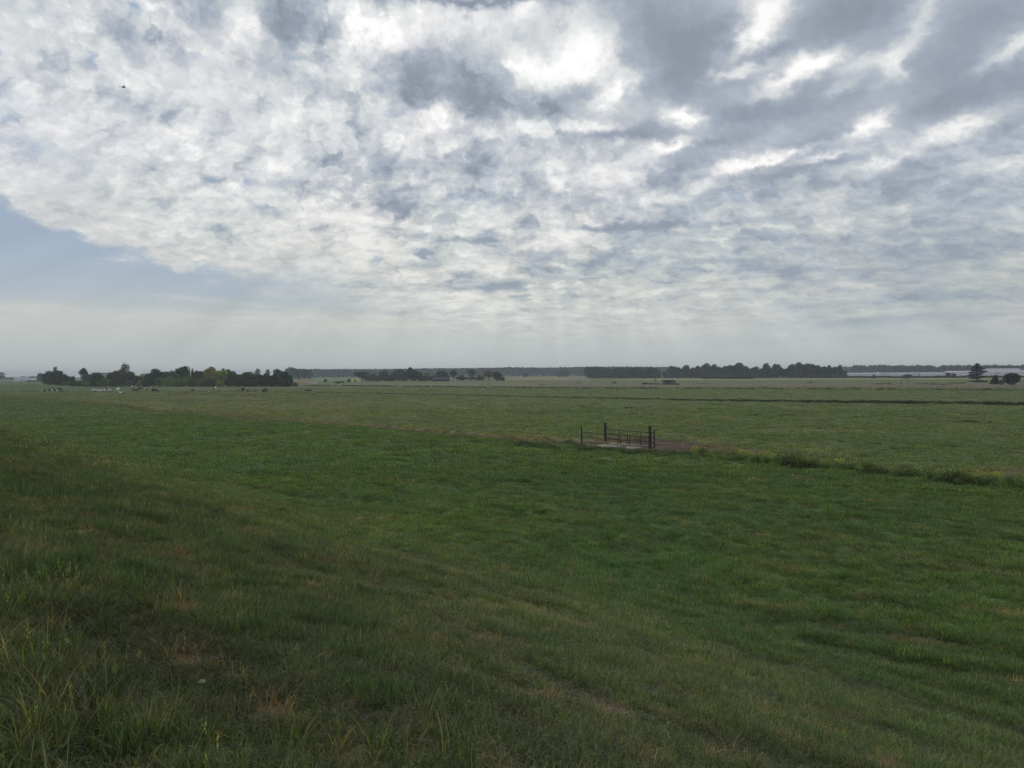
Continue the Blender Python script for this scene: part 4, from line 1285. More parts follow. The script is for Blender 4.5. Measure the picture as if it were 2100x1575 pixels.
def lobes_round(seed, n=9, rx=0.42, z0=0.1, top=1.0, small=0.5):
    R = random.Random(seed)
    zc = (z0 + top) / 2
    L = [(0, 0, zc - 0.02, rx * 0.74, rx * 0.74, (top - z0) / 2 * 0.86)]
    for i in range(n):
        a, e = R.uniform(0, 2 * PI), R.uniform(-0.5, 1.2)
        k = R.uniform(0.5, 0.72)
        x_, y_, z_ = math.cos(a) * math.cos(e) * rx * k, math.sin(a) * math.cos(e) * rx * k, zc + math.sin(e) * (top - z0) / 2 * k
        s_ = R.uniform(0.7, 1.2) * small
        zr = min((top - z0) / 2 * s_ * 0.8, top - z_, z_ - 0.0)
        L.append((x_, y_, z_, rx * s_, rx * s_, max(zr, 0.06)))
    return L


def lobes_pine(seed):
    R = random.Random(seed)
    L = []
    for i in range(15):
        z_ = 0.16 + 0.76 * i / 14
        a = i * 2.4 + R.uniform(-.4, .4)
        k = (0.30 if i < 11 else 0.16 * (15 - i) / 3) * R.uniform(0.65, 1.15) * (0.75 if 0.38 < z_ < 0.5 else 1)
        L.append((math.cos(a) * k * 0.62, math.sin(a) * k * 0.62, z_, k * 0.62, k * 0.55, 0.052))
    L.append((0, 0, 0.93, 0.07, 0.07, 0.07))
    L.append((0.0, 0, 0.72, 0.12, 0.12, 0.2))
    return L


def lobes_poplar(seed, w=0.16):
    R = random.Random(seed)
    return [(R.uniform(-.4, .4) * w, R.uniform(-.4, .4) * w, 0.32 + 0.07 * i, w * R.uniform(.5, .95) * (1.05 - 0.06 * i), w * R.uniform(.5, .95) * (1.05 - 0.06 * i), 0.09) for i in range(9)]


KIND = {}


def proto(kind, make, variants=3):
    KIND[kind] = [make(i) for i in range(variants)]


# (crown mesh, trunk mesh, natural width of the unit crown)
proto('round', lambda i: (leaves(lobes_round(100 + i, 11, 0.42, -0.02, 1.0, 0.55), 3400, 0.046, 100 + i), trunk_mesh(0.7, 0.028, 6, i), 0.86), 4)
proto('broad', lambda i: (leaves(lobes_round(110 + i, 12, 0.60, -0.1), 3800, 0.050, 110 + i), trunk_mesh(0.65, 0.03, 7, i), 1.22), 3)
proto('shrub', lambda i: (leaves(lobes_round(120 + i, 10, 0.60, -0.25, 1.0, 0.55), 2200, 0.055, 120 + i), trunk_mesh(0.5, 0.03, 5, i), 1.25), 4)
proto('tall', lambda i: (leaves(lobes_round(130 + i, 12, 0.27, 0.0, 1.0, 0.6), 3200, 0.038, 130 + i), trunk_mesh(0.8, 0.022, 7, i), 0.56), 4)
proto('sparse', lambda i: (leaves(lobes_round(140 + i, 9, 0.30, 0.35, 1.0, 0.40), 800, 0.026, 140 + i, 0.55), trunk_mesh(0.96, 0.017, 16, i, 3), 0.64), 3)
proto('open', lambda i: (leaves(lobes_round(150 + i, 9, 0.40, 0.24, 1.0, 0.5), 2300, 0.036, 150 + i, 0.2), trunk_mesh(0.8, 0.026, 9, i), 0.8), 3)
proto('bare', lambda i: (leaves([(0, 0, 0.75, 0.12, 0.12, 0.25)], 60, 0.016, 160 + i), trunk_mesh(0.98, 0.012, 9, i, 2), 0.4), 2)
proto('pine', lambda i: (leaves(lobes_pine(170 + i), 3800, 0.026, 170 + i, 0.35, 0.2), trunk_mesh(0.97, 0.020, 8, i), 0.62), 1)
proto('conic', lambda i: (leaves([(0, 0, 0.12 + 0.08 * j, 0.26 * (1 - j / 12.5), 0.26 * (1 - j / 12.5), 0.09) for j in range(11)], 2200, 0.035, 180 + i), trunk_mesh(0.8, 0.025, 5, i), 0.5), 2)
proto('pollard', lambda i: (leaves([(0, 0, 0.70, 0.30, 0.30, 0.26), (0.12, 0, 0.8, 0.2, 0.2, 0.18), (-0.1, 0.1, 0.66, 0.2, 0.2, 0.18)], 900, 0.06, 190 + i), trunk_mesh(0.7, 0.055, 5, i), 0.64), 3)

TR = random.Random(77)


def plant_rows(group, rowphrase, items, cat='tree', jitter=0.0):
    """items: photo x, ground row y, top row y, width px, kind, colour, look"""
    items = sorted(items, key=lambda s: s[0])
    for i, (px, yb, yt, w, kind, colr, look) in enumerate(items):
        x, y = at(px, yb)
        y *= 1.0
        dist = y
        z = float(hgt(x, y, False))
        # height from the top row
        v = pix_dir(px, yt)
        h = (CAMZ + v.z * (math.hypot(x, y) / math.hypot(v.x, v.y))) - z
        h = max(h, 0.8)
        crown, trunk, nat = KIND[kind][TR.randrange(len(KIND[kind]))]
        wm = w * 1.12 / FPX * math.hypot(x, y)
        sx = wm / nat
        lab = '%s, %s from the left %s' % (look, ordinal(i + 1), rowphrase)
        t = thing({'tree': 'tree', 'shrub': 'shrub'}[cat], lab, cat, (x, y, z - 0.05), TR.uniform(0, 2 * PI), group)
        a = bpy.data.objects.new('trunk', trunk)
        b = bpy.data.objects.new('crown', crown)
        for o, c_ in ((a, (1, 1, 1, 1)), (b, (*[q * TR.uniform(0.92, 1.08) for q in colr], 1))):
            COL.objects.link(o)
            o.parent = t
            o.color = c_
            o.scale = (sx * TR.uniform(.94, 1.06), sx * TR.uniform(.94, 1.06), h)
    return items


DG, MG, LG = (0.046, 0.064, 0.030), (0.075, 0.104, 0.038), (0.105, 0.150, 0.045)
BG, YG, OB, PY = (0.052, 0.072, 0.048), (0.185, 0.220, 0.035), (0.160, 0.155, 0.048), (0.300, 0.270, 0.100)
D_, M_, L_, B_ = 'dark green', 'mid green', 'light green', 'bluish green'
plant_rows('trees of the belt on the left behind the cows', 'in the tree belt behind the cows', [
    (85, 784, 764, 13, 'round', BG, 'pale round tree'), (114, 790, 749, 10, 'sparse', DG, 'thin sparse tree'), (103, 791, 760, 20, 'round', DG, 'dark bulky tree'), (117, 792, 759, 21, 'round', DG, 'dark round tree'),
    (130, 792, 764, 16, 'broad', DG, 'dark low tree'), (142, 791, 771, 15, 'round', MG, 'low green tree'), (151, 792, 770, 10, 'conic', DG, 'small pointed tree'), (172, 790, 754, 14, 'open', DG, 'umbrella-topped tree'), (181, 791, 765, 17, 'round', MG, 'green tree'),
    (192, 792, 769, 13, 'round', DG, 'small dark tree'), (200, 792, 763, 18, 'round', DG, 'dark domed tree'), (217, 792, 772, 16, 'broad', MG, 'low green tree'), (229, 791, 763, 15, 'tall', DG, 'narrow dark tree'), (239, 792, 758, 24, 'round', DG, 'big dark round tree'), (258, 790, 743, 18, 'sparse', DG, 'tallest lacy poplar'),
    (252, 790, 752, 12, 'sparse', DG, 'slim sparse tree'), (266, 791, 761, 18, 'round', DG, 'dark tree'), (279, 792, 767, 20, 'broad', DG, 'dark wide tree'), (292, 791, 765, 17, 'round', PY, 'pale yellow tree'), (307, 791, 763, 18, 'round', DG, 'dark tree'), (322, 791, 755, 26, 'round', DG, 'large dark dome'),
    (340, 791, 761, 18, 'round', DG, 'dark tree'), (356, 791, 759, 18, 'round', MG, 'green tree'), (371, 790, 750, 17, 'tall', DG, 'tall dark tree'), (382, 790, 750, 13, 'tall', DG, 'tall narrow tree'), (395, 791, 755, 11, 'conic', DG, 'dark pointed tree'), (408, 791, 758, 18, 'round', DG, 'dark tree'),
    (422, 790, 756, 18, 'round', OB, 'olive tree'), (434, 790, 751, 24, 'round', OB, 'tall olive brown tree'), (449, 791, 759, 36, 'round', YG, 'bright yellow-green tree'), (459, 788, 753, 12, 'sparse', DG, 'spindly tree'), (466, 790, 757, 16, 'round', DG, 'dark tree'), (478, 791, 760, 20, 'round', DG, 'dark tree'), (490, 791, 765, 20, 'broad', DG, 'dark broad tree'),
    (506, 788, 759, 26, 'broad', BG, 'bluish distant tree'), (504, 792, 767, 20, 'round', DG, 'dark tree'), (519, 792, 766, 20, 'round', DG, 'dark tree'), (529, 789, 754, 13, 'sparse', DG, 'thin-crowned tree'), (534, 792, 766, 18, 'round', DG, 'dark tree'), (549, 789, 755, 11, 'sparse', DG, 'thin tree'), (549, 792, 764, 18, 'round', DG, 'dark tree'),
    (562, 792, 766, 18, 'broad', DG, 'dark tree'), (571, 790, 755, 18, 'open', DG, 'open-crowned tree'), (575, 792, 762, 18, 'round', DG, 'dark tree'), (584, 791, 761, 14, 'tall', DG, 'narrow tree'), (594, 792, 768, 12, 'round', DG, 'small dark tree')])
plant_rows('shrubs along the foot of the belt on the left', 'along the foot of the tree belt', [
    (92, 788, 770, 12, 'shrub', MG, 'round shrub'), (112, 791, 777, 14, 'shrub', DG, 'dark shrub'), (126, 793, 776, 13, 'shrub', DG, 'dark shrub'), (137, 793, 780, 13, 'shrub', LG, 'light green shrub'), (150, 793, 782, 12, 'shrub', DG, 'dark shrub'), (160, 793, 780, 13, 'shrub', MG, 'green shrub'), (169, 793, 779, 13, 'shrub', LG, 'light green shrub'), (181, 793, 782, 12, 'shrub', OB, 'olive shrub'),
    (194, 793, 776, 14, 'shrub', DG, 'dark shrub'), (207, 793, 781, 13, 'shrub', MG, 'green shrub'), (219, 793, 775, 16, 'shrub', LG, 'light shrub'), (233, 793, 776, 15, 'shrub', DG, 'dark shrub'), (250, 793, 775, 16, 'shrub', DG, 'dark shrub'), (264, 793, 779, 14, 'shrub', MG, 'green shrub'), (288, 793, 779, 13, 'shrub', OB, 'olive shrub'), (300, 793, 778, 13, 'shrub', DG, 'dark shrub'), (313, 793, 776, 14, 'shrub', DG, 'dark shrub'),
    (328, 793, 773, 18, 'shrub', LG, 'rounded light green shrub'), (346, 792, 769, 18, 'shrub', LG, 'tall light green shrub'), (355, 793, 780, 17, 'shrub', YG, 'yellowish shrub'), (368, 793, 774, 22, 'shrub', LG, 'wide light green shrub'), (382, 792, 769, 18, 'shrub', LG, 'light green shrub'), (397, 793, 777, 18, 'shrub', MG, 'green shrub'), (412, 793, 775, 18, 'shrub', LG, 'light green shrub'),
    (430, 793, 774, 20, 'shrub', (0.06, 0.05, 0.035), 'brownish shrub'), (451, 793, 778, 18, 'shrub', YG, 'yellow-green shrub'), (470, 793, 776, 16, 'shrub', DG, 'dark shrub'), (487, 793, 775, 18, 'shrub', DG, 'dark shrub'), (505, 793, 777, 18, 'shrub', DG, 'dark shrub'), (522, 793, 775, 18, 'shrub', DG, 'dark shrub'), (540, 793, 776, 18, 'shrub', DG, 'dark shrub'),
    (558, 793, 776, 18, 'shrub', DG, 'dark shrub'), (576, 793, 777, 18, 'shrub', DG, 'dark shrub'), (590, 793, 780, 16, 'shrub', DG, 'dark shrub'), (606, 792, 783, 12, 'shrub', MG, 'low grey-green shrub')], 'shrub')
plant_rows('distant trees right of the belt', 'in the clump past the end of the belt', [
    (597, 778, 753, 14, 'tall', MG, 'slender tree'), (605, 778, 753.5, 14, 'tall', BG, 'slender tree'), (614, 778, 755, 15, 'round', BG, 'round tree'), (624, 778, 756, 16, 'round', BG, 'round tree'), (634, 778, 758, 12, 'round', BG, 'small round tree')])
plant_rows('trees round the distant farm', 'around the distant farm in the middle', [
    (667, 783.5, 776.5, 7, 'shrub', DG, 'small round tree'), (715.5, 783.5, 776, 8, 'shrub', DG, 'small dark tree'), (728, 783, 778, 4, 'shrub', DG, 'tiny dark tree'), (743, 782, 761, 27, 'open', DG, 'spreading tree'), (757, 782, 769, 20, 'shrub', BG, 'low bluish tree'), (774, 782, 772, 18, 'shrub', DG, 'low dark tree'),
    (789, 781.5, 759, 20, 'round', DG, 'dark round tree'), (803, 782, 768, 18, 'shrub', BG, 'low bluish tree'), (817, 781, 756, 28, 'round', BG, 'large round tree'), (832, 782, 763, 16, 'round', DG, 'dark tree'), (841, 781.5, 753, 12, 'tall', DG, 'tall dark tree'), (850, 782, 758, 24, 'round', DG, 'dark tree'), (861, 782, 763, 12, 'round', DG, 'small dark tree'),
    (875, 781.5, 762, 12, 'open', OB, 'brownish open tree'), (888, 781.5, 769, 9, 'round', BG, 'small tree'), (906, 781, 759.5, 22, 'open', BG, 'open round tree'), (930, 780.5, 759, 16, 'open', DG, 'dark open tree'), (968, 779.5, 757, 17, 'open', DG, 'dark tree'), (1002, 781, 759.5, 25, 'open', OB, 'yellowish willow'),
    (768, 781.8, 767, 14, 'round', DG, 'low tree'), (796, 782, 770, 14, 'shrub', DG, 'low dark tree'), (809, 781.8, 765, 16, 'round', DG, 'dark tree'), (826, 781.8, 767, 14, 'round', DG, 'dark tree'), (868, 782, 769, 14, 'shrub', BG, 'low tree'), (881, 781.8, 771, 12, 'shrub', DG, 'low dark tree'), (897, 781, 768, 14, 'shrub', BG, 'low tree'), (915, 780.8, 767, 14, 'shrub', BG, 'low tree'), (946, 779.5, 768, 14, 'shrub', BG, 'low tree'), (984, 779.5, 768, 14, 'shrub', BG, 'low tree'),
    (1021, 781.3, 761, 17, 'round', DG, 'dark round tree'), (1031, 781.3, 772, 9, 'shrub', DG, 'low dark tree'), (1078, 774, 765, 13, 'shrub', DG, 'lone dark tree'), (1148, 773, 765, 14, 'shrub', DG, 'small dark tree'), (1159, 773, 759, 20, 'round', DG, 'large dark tree')])
plant_rows('row of pollards by the distant farm', 'in the row of little pollards', [(937 + 5.0 * i + TR.uniform(-.6, .6), 781.2, 773 + TR.uniform(-.6, .6), 5.6, 'pollard', DG, 'little pollard tree') for i in range(12)])

WOODTOP = [(1200, 752.6), (1215, 752), (1250, 752.5), (1285, 752), (1300, 753), (1320, 753), (1337, 751.5), (1345, 755), (1352, 760), (1366, 760), (1374, 750.5), (1382, 750), (1394, 752), (1406, 747.5), (1420, 752), (1432, 749), (1448, 744), (1462, 746), (1474, 748.5), (1487, 751), (1500, 746), (1513, 743.7), (1524, 748),
           (1535, 752), (1548, 750.7), (1560, 757), (1572, 744), (1582, 751), (1593, 744.8), (1600, 747), (1610, 754), (1624, 744.6), (1638, 742), (1653, 743.8), (1666, 745), (1680, 747.8), (1692, 749), (1701, 748), (1713, 753), (1723, 747.5), (1733, 762)]
items = []
for i, xw in enumerate(np.arange(1206, 1345, 9.2)):
    items.append((xw, 775.3 - 0.004 * i, np.interp(xw, *zip(*WOODTOP)) + TR.uniform(-1.2, 2.8), 15, TR.choice(['tall', 'round', 'tall']), TR.choice([BG, (0.065, 0.085, 0.060), (0.058, 0.072, 0.040)]), 'haze-tinted bluish wood-edge tree'))  # distance haze put into the foliage colour, paler and bluer
items += [(1347, 775, 755, 7, 'bare', DG, 'nearly bare thin tree'), (1354, 775, 754, 7, 'bare', DG, 'nearly bare thin tree'), (1361, 775, 754.5, 7, 'bare', DG, 'nearly bare thin tree'), (1368, 775, 754, 6, 'bare', DG, 'nearly bare thin tree'), (1350, 775, 763, 14, 'shrub', DG, 'low dark tree'), (1364, 775, 761, 14, 'shrub', DG, 'low dark tree')]
for xw, yt, w, k in [(1377, 750, 13, 'round'), (1390, 752, 14, 'round'), (1406, 747, 16, 'round'), (1420, 753, 14, 'round'), (1433, 750, 14, 'round'), (1448, 744, 20, 'round'), (1463, 746, 16, 'round'), (1475, 750, 12, 'tall'), (1488, 750, 16, 'round'), (1500, 747, 16, 'round'), (1513, 743.6, 22, 'round'), (1527, 749.5, 16, 'round'), (1541, 757, 14, 'round'),
                     (1549, 750.6, 14, 'open'), (1561, 757, 12, 'round'), (1572, 743, 11, 'open'), (1575, 753, 14, 'round'), (1583, 755, 12, 'round'), (1593, 744.4, 15, 'round'), (1603, 752, 12, 'round'), (1614, 755, 13, 'round'), (1624, 744.6, 13, 'tall'), (1638, 741.8, 14, 'open'), (1645, 752, 15, 'round'), (1654, 743.6, 17, 'round'),
                     (1666, 745, 16, 'round'), (1679, 748, 16, 'round'), (1692, 750, 14, 'round'), (1701, 748, 11, 'round'), (1711, 752, 11, 'open'), (1723, 747.5, 8, 'tall'), (1730, 760, 12, 'shrub')]:
    items.append((xw, 775, yt, w, k, DG, 'lone slim tree' if xw == 1723 else 'dark wood-edge tree'))
for i in range(36):
    xw = 1376 + 10.0 * i
    items.append((xw, 773.6 - 0.0015 * i, np.interp(xw, *zip(*WOODTOP)) + TR.uniform(3.0, 6.5), 18, 'round', TR.choice([DG, BG, (0.070, 0.088, 0.045)]), 'dark tree further back'))
plant_rows('trees of the wood on the right', 'in the wood left of the greenhouses', items)
plant_rows('low bushes before the wood on the right', 'at the foot of the right wood', [(1606, 773.5, 762, 11, 'shrub', BG, 'rounded bluish bush'), (1617, 773.5, 762, 12, 'shrub', BG, 'rounded bluish bush')] +
           [(1376 + 13.2 * i, 775.6, 765 + TR.uniform(-2, 2), 17, 'shrub', DG, 'dark bush') for i in range(17)] + [(1212 + 12.5 * i, 775.8, 768 + TR.uniform(-2, 2), 16, 'shrub', DG, 'dark bush') for i in range(11)], 'shrub')
items = [(1748 + 12 * i, 769.5, 758 + TR.uniform(-2, 2), 16, 'shrub', BG, 'low dark bush') for i in range(0, 2)]
for xw in list(np.arange(1755, 1918, 9.6)) + list(np.arange(1936, 2112, 10.2)):
    yt = 748 + TR.uniform(-.8, .8) if xw < 1920 else 747.6 + TR.uniform(-1, 1)
    items.append((xw + TR.uniform(-1, 1), 769, yt, 13.5, TR.choice(['round', 'round', 'open']), BG, 'bluish roadside tree'))
items += [(1926, 769, 757, 12, 'shrub', BG, 'low dark bush'), (1953, 769, 752, 16, 'round', DG, 'darker roadside tree')]
plant_rows('distant row of trees behind the greenhouses', 'in the row behind the greenhouses', items)
plant_rows('conifer and bushes near the right edge', 'before the greenhouses', [
    (2004, 781.5, 744.5, 32, 'pine', (0.026, 0.032, 0.022), 'dark ragged conifer with a bare trunk'), (2041, 788.5, 768, 15, 'conic', (0.028, 0.040, 0.024), 'dark round bush'), (2053, 789, 777, 9, 'shrub', MG, 'small dark bush'), (2075, 789.5, 763, 24, 'round', (0.028, 0.038, 0.024), 'largest dark bush'),
    (1861, 776.5, 767, 18, 'shrub', MG, 'wide low bush'), (1849, 786, 776, 9, 'bare', DG, 'leggy half-bare bush'), (1862, 786.5, 777, 8, 'bare', DG, 'leggy half-bare bush'), (1793, 777, 767.5, 5, 'shrub', DG, 'tiny dark bush'), (1944, 776, 764, 9, 'open', BG, 'thin pale bush'), (1956, 776, 765, 7, 'open', BG, 'thin pale bush'), (2006, 784, 779, 30, 'shrub', DG, 'low spreading bush')], 'shrub')
plant_rows('tree cut by the left edge', 'of the picture, cut by its edge', [(-2, 788, 761, 24, 'sparse', DG, 'thin half-bare tree')])
plant_rows('bushes by the field shed', 'beside the little field shed', [(1322, 788.5, 784.5, 9, 'shrub', DG, 'low dark bush'), (1333, 788.5, 786, 7, 'shrub', DG, 'low dark bush'), (1344, 788.5, 775, 13, 'bare', DG, 'small bare tree'), (1350, 788.7, 786, 9, 'shrub', DG, 'low dark bush'), (1389, 789, 786, 9, 'shrub', DG, 'low dark bush'), (1261, 787, 782, 3.5, 'shrub', DG, 'tiny upright bush')], 'shrub')

# ------------------------------------------------------------------ far-off woods that read as one mass, and hedges
M_FARL = leaf_material('far_foliage', 'GEOMETRY', 'base', 0.0, 0.25)


def leaf_belt(name, x0, x1, yb, topf, depth, n, size, colr, kind, label=None, cat=None, period=9.0):
    """a belt of foliage between photo columns x0..x1 with its foot on row yb(x) and top row topf(x)"""
    R = np.random.default_rng(abs(int(x0 * 7 + x1)))
    px = R.uniform(x0, x1, n)
    xs, ys, zs = np.zeros(n), np.zeros(n), np.zeros(n)
    c0 = [at(q, yb(q)) for q in np.linspace(x0, x1, 60)]
    gx, gy = np.interp(px, np.linspace(x0, x1, 60), [c[0] for c in c0]), np.interp(px, np.linspace(x0, x1, 60), [c[1] for c in c0])
    k = 1 + R.random(n) * depth / np.hypot(gx, gy)
    xs, ys = gx * k, gy * k
    r = np.hypot(gx, gy)
    tops = np.array([CAMZ + pix_dir(q, topf(q)).z / math.hypot(*pix_dir(q, topf(q)).xy) * rr for q, rr in zip(np.linspace(x0, x1, 120), np.interp(np.linspace(x0, x1, 120), np.sort(px), r[np.argsort(px)]))])
    H = np.interp(px, np.linspace(x0, x1, 120), tops)
    bump = np.abs(np.sin(xs / period * PI + 2 * gnoise(xs * 0.02, ys * 0.02, 3))) ** 0.6
    H = H * (0.90 + 0.06 * gnoise(xs * 0.05, ys * 0.03, 6) + 0.10 * bump)
    zs = H * R.random(n) ** 0.55
    P = np.stack([xs, ys, zs], -1)
    u = R.normal(0, 1, (n, 3))
    u /= np.linalg.norm(u, axis=1)[:, None]
    v = np.cross(u, R.normal(0, 1, (n, 3)))
    v /= np.linalg.norm(v, axis=1)[:, None]
    s = size * R.uniform(0.6, 1.3, (n, 1))
    V = np.stack([P - u * s, P + v * s * 0.7, P + u * s, P - v * s * 0.7], 1).reshape(-1, 3)
    V[:, 2] = np.maximum(V[:, 2], 0.02)
    me = np_mesh(name, V, np.arange(n * 4).reshape(-1, 4))
    tv = (1 + 0.25 * gnoise(xs / period, ys * 0 + 2.2, 8)) * R.uniform(0.75, 1.25, n)
    vcol(me, 'base', np.repeat(np.array(colr)[None] * np.ones((n, 1)), 4, 0))
    vcol(me, 'tint', np.repeat(tv[:, None] * np.ones((1, 3)), 4, 0))
    o = link_mesh(name, me, M_FARL)
    if kind:
        o['kind'] = kind
    if label:
        o['label'], o['category'] = label, cat
    return o


ft = lambda q: float(np.interp(q, [590, 650, 780, 900, 990, 1060, 1120, 1180, 1240, 1380], [757.5, 757.8, 757.5, 755.8, 755.2, 753.6, 754.4, 753, 752.5, 753]))
leaf_belt('forest', 585, 1390, lambda q: 774.6 - (q - 650) * 0.0068, ft, 90, 38000, 2.2, (0.030, 0.044, 0.030), 'stuff', 'distant dark wood along the horizon in the middle', 'wood')
leaf_belt('far_woodland', -200, 108, lambda q: 779.5, lambda q: 773.2 + 0.6 * math.sin(q * 0.06) - 2.0 * math.exp(-((q - 47) / 6) ** 2) - 1.6 * math.exp(-((q - 66) / 5) ** 2), 60, 5000, 0.9, (0.034, 0.048, 0.036), 'stuff', 'low bluish line of trees behind the farm at the far left', 'wood')
leaf_belt('far_woodland', 1700, 2300, lambda q: 768.6, lambda q: 752.5 + 0.8 * math.sin(q * 0.09), 60, 7000, 1.9, (0.032, 0.046, 0.034), 'stuff', 'dim distant wood closing the horizon behind the greenhouses', 'wood')
leaf_belt('hedge', 1620, 2200, lambda q: 775.8 - (q - 1700) * 0.0022, lambda q: 771.6 - (q - 1700) * 0.001 + 0.5 * math.sin(q * 0.11), 14, 5200, 0.6, (0.040, 0.058, 0.030), None, 'long low dark hedge in front of the greenhouses', 'hedge')
leaf_belt('hedge', 1440, 1545, lambda q: 777.4, lambda q: 774.0 + 0.4 * math.sin(q * 0.2), 8, 1300, 0.5, (0.032, 0.048, 0.026), None, 'short dark hedge at the foot of the right wood', 'hedge')


# ------------------------------------------------------------------ buildings
def gable_house(name, label, cat, px, yb, w, d, eave, ridge, rz, wall, roof, door=None, windows=0, chimney=False, group=None):
    x, y = at(px, yb)
    z = float(hgt(x, y, False))
    t = thing(name, label, cat, (x, y, z), rz, group)
    MB().add([(-w / 2, -d / 2, 0), (w / 2, -d / 2, 0), (w / 2, d / 2, 0), (-w / 2, d / 2, 0), (-w / 2, -d / 2, eave), (w / 2, -d / 2, eave), (w / 2, d / 2, eave), (-w / 2, d / 2, eave), (-w / 2, 0, ridge), (w / 2, 0, ridge)],
             [(0, 1, 5, 4), (2, 3, 7, 6), (1, 2, 6, 9, 5), (3, 0, 4, 8, 7), (3, 2, 1, 0), (4, 5, 9, 8), (6, 7, 8, 9)]).obj('wall', wall, t)
    o_, e_, th = 0.35, eave - (ridge - eave) / (d / 2) * 0.35, 0.16
    prof = [(-d / 2 - o_, e_), (0, ridge), (d / 2 + o_, e_), (d / 2 + o_, e_ + th), (0, ridge + th + 0.03), (-d / 2 - o_, e_ + th)]
    n = len(prof)
    vs = [(-w / 2 - o_, a, b + 0.01) for a, b in prof] + [(w / 2 + o_, a, b + 0.01) for a, b in prof]
    r = MB().add(vs, [tuple(range(n))[::-1], tuple(range(n, 2 * n))] + [(i, (i + 1) % n, (i + 1) % n + n, i + n) for i in range(n)]).obj('roof', roof, t)
    if chimney:
        MB().box(w * 0.2, w * 0.2 + 0.7, -0.35, 0.35, ridge - 0.4, ridge + 1.0).obj('chimney', M_BRICK, r)
    yf = -d / 2 - 0.03
    if door:
        dw, dh, dx = door
        f = MB().box(dx - dw / 2, dx + dw / 2, yf, yf + 0.05, 0.02, dh).obj('door', M_DARKIN, t)
    for i in range(windows):
        wx = -w / 2 + w * (i + 0.5) / windows
        if door and abs(wx - door[2]) < door[0] / 2 + 0.6:
            continue
        f = MB().box(wx - 0.55, wx + 0.55, yf, yf + 0.05, 1.0, 1.0 + min(1.2, eave - 1.4)).obj('window', M_WHITE, t)
        MB().box(wx - 0.47, wx + 0.47, yf - 0.012, yf + 0.01, 1.08, 0.92 + min(1.2, eave - 1.4)).obj('pane', M_GLASS, f)
    return t


gable_house('farmhouse', 'pale-roofed farm building at the far left between trees', 'house', 44, 782, 14, 9, 2.4, 5.0, 0.1, M_WHITE, M_ROOFP, (1.2, 2.0, 2.0), 4, True)
gable_house('barn', 'low grey barn right of the pale farm building at the far left', 'barn', 72, 783, 16, 9, 1.8, 4.2, -0.1, M_BRICK, M_ROOFP, (3.0, 2.2, -3.0), 0)
gable_house('barn', 'grey-roofed barn showing between the trees of the left belt', 'barn', 214, 788, 16, 14, 5.0, 8.2, 0.05, M_WOOD, M_ROOFD, (3.2, 3.2, 0.0), 0)
gable_house('barn', 'low dark barn in front of the trees in the middle distance', 'barn', 905, 781.8, 13, 7, 1.5, 2.8, 0.0, M_DARKIN, M_POST, (2.0, 1.4, 1.0), 0)

# field shed with an open front
x, y = at(1371.5, 789)
sh = thing('field_shed', 'small grey-pink field shed with a dark opening, alone in the brown strip', 'shed', (x, y, float(hgt(x, y, False))))
w_, d_, h_ = 6.0, 3.6, 2.25
MB().box(-w_ / 2, -w_ / 2 + 1.6, -d_ / 2, -d_ / 2 + 0.08, 0, h_).box(-0.1, w_ / 2, -d_ / 2, -d_ / 2 + 0.08, 0, h_).box(-w_ / 2, -w_ / 2 + 0.08, -d_ / 2 + 0.083, d_ / 2, 0, h_).box(w_ / 2 - 0.08, w_ / 2, -d_ / 2 + 0.083, d_ / 2, 0, h_).box(-w_ / 2 + 0.083, w_ / 2 - 0.083, d_ / 2 - 0.08, d_ / 2, 0, h_).obj('wall', M_WOOD, sh)
MB().prism([(-w_ / 2 - 0.2, h_ + 0.02), (w_ / 2 + 0.2, h_ + 0.02), (w_ / 2 + 0.2, h_ + 0.16), (-w_ / 2 - 0.2, h_ + 0.16)], -d_ / 2 - 0.3, d_ / 2 + 0.2).obj('roof', M_ROOFD, sh)
for i in range(2):
    MB().box(-w_ / 2 + 1.6, -0.1, -d_ / 2 + 0.01, -d_ / 2 + 0.05, 0.7 + i * 0.7, 0.82 + i * 0.7).obj('rail', M_WOOD, sh)

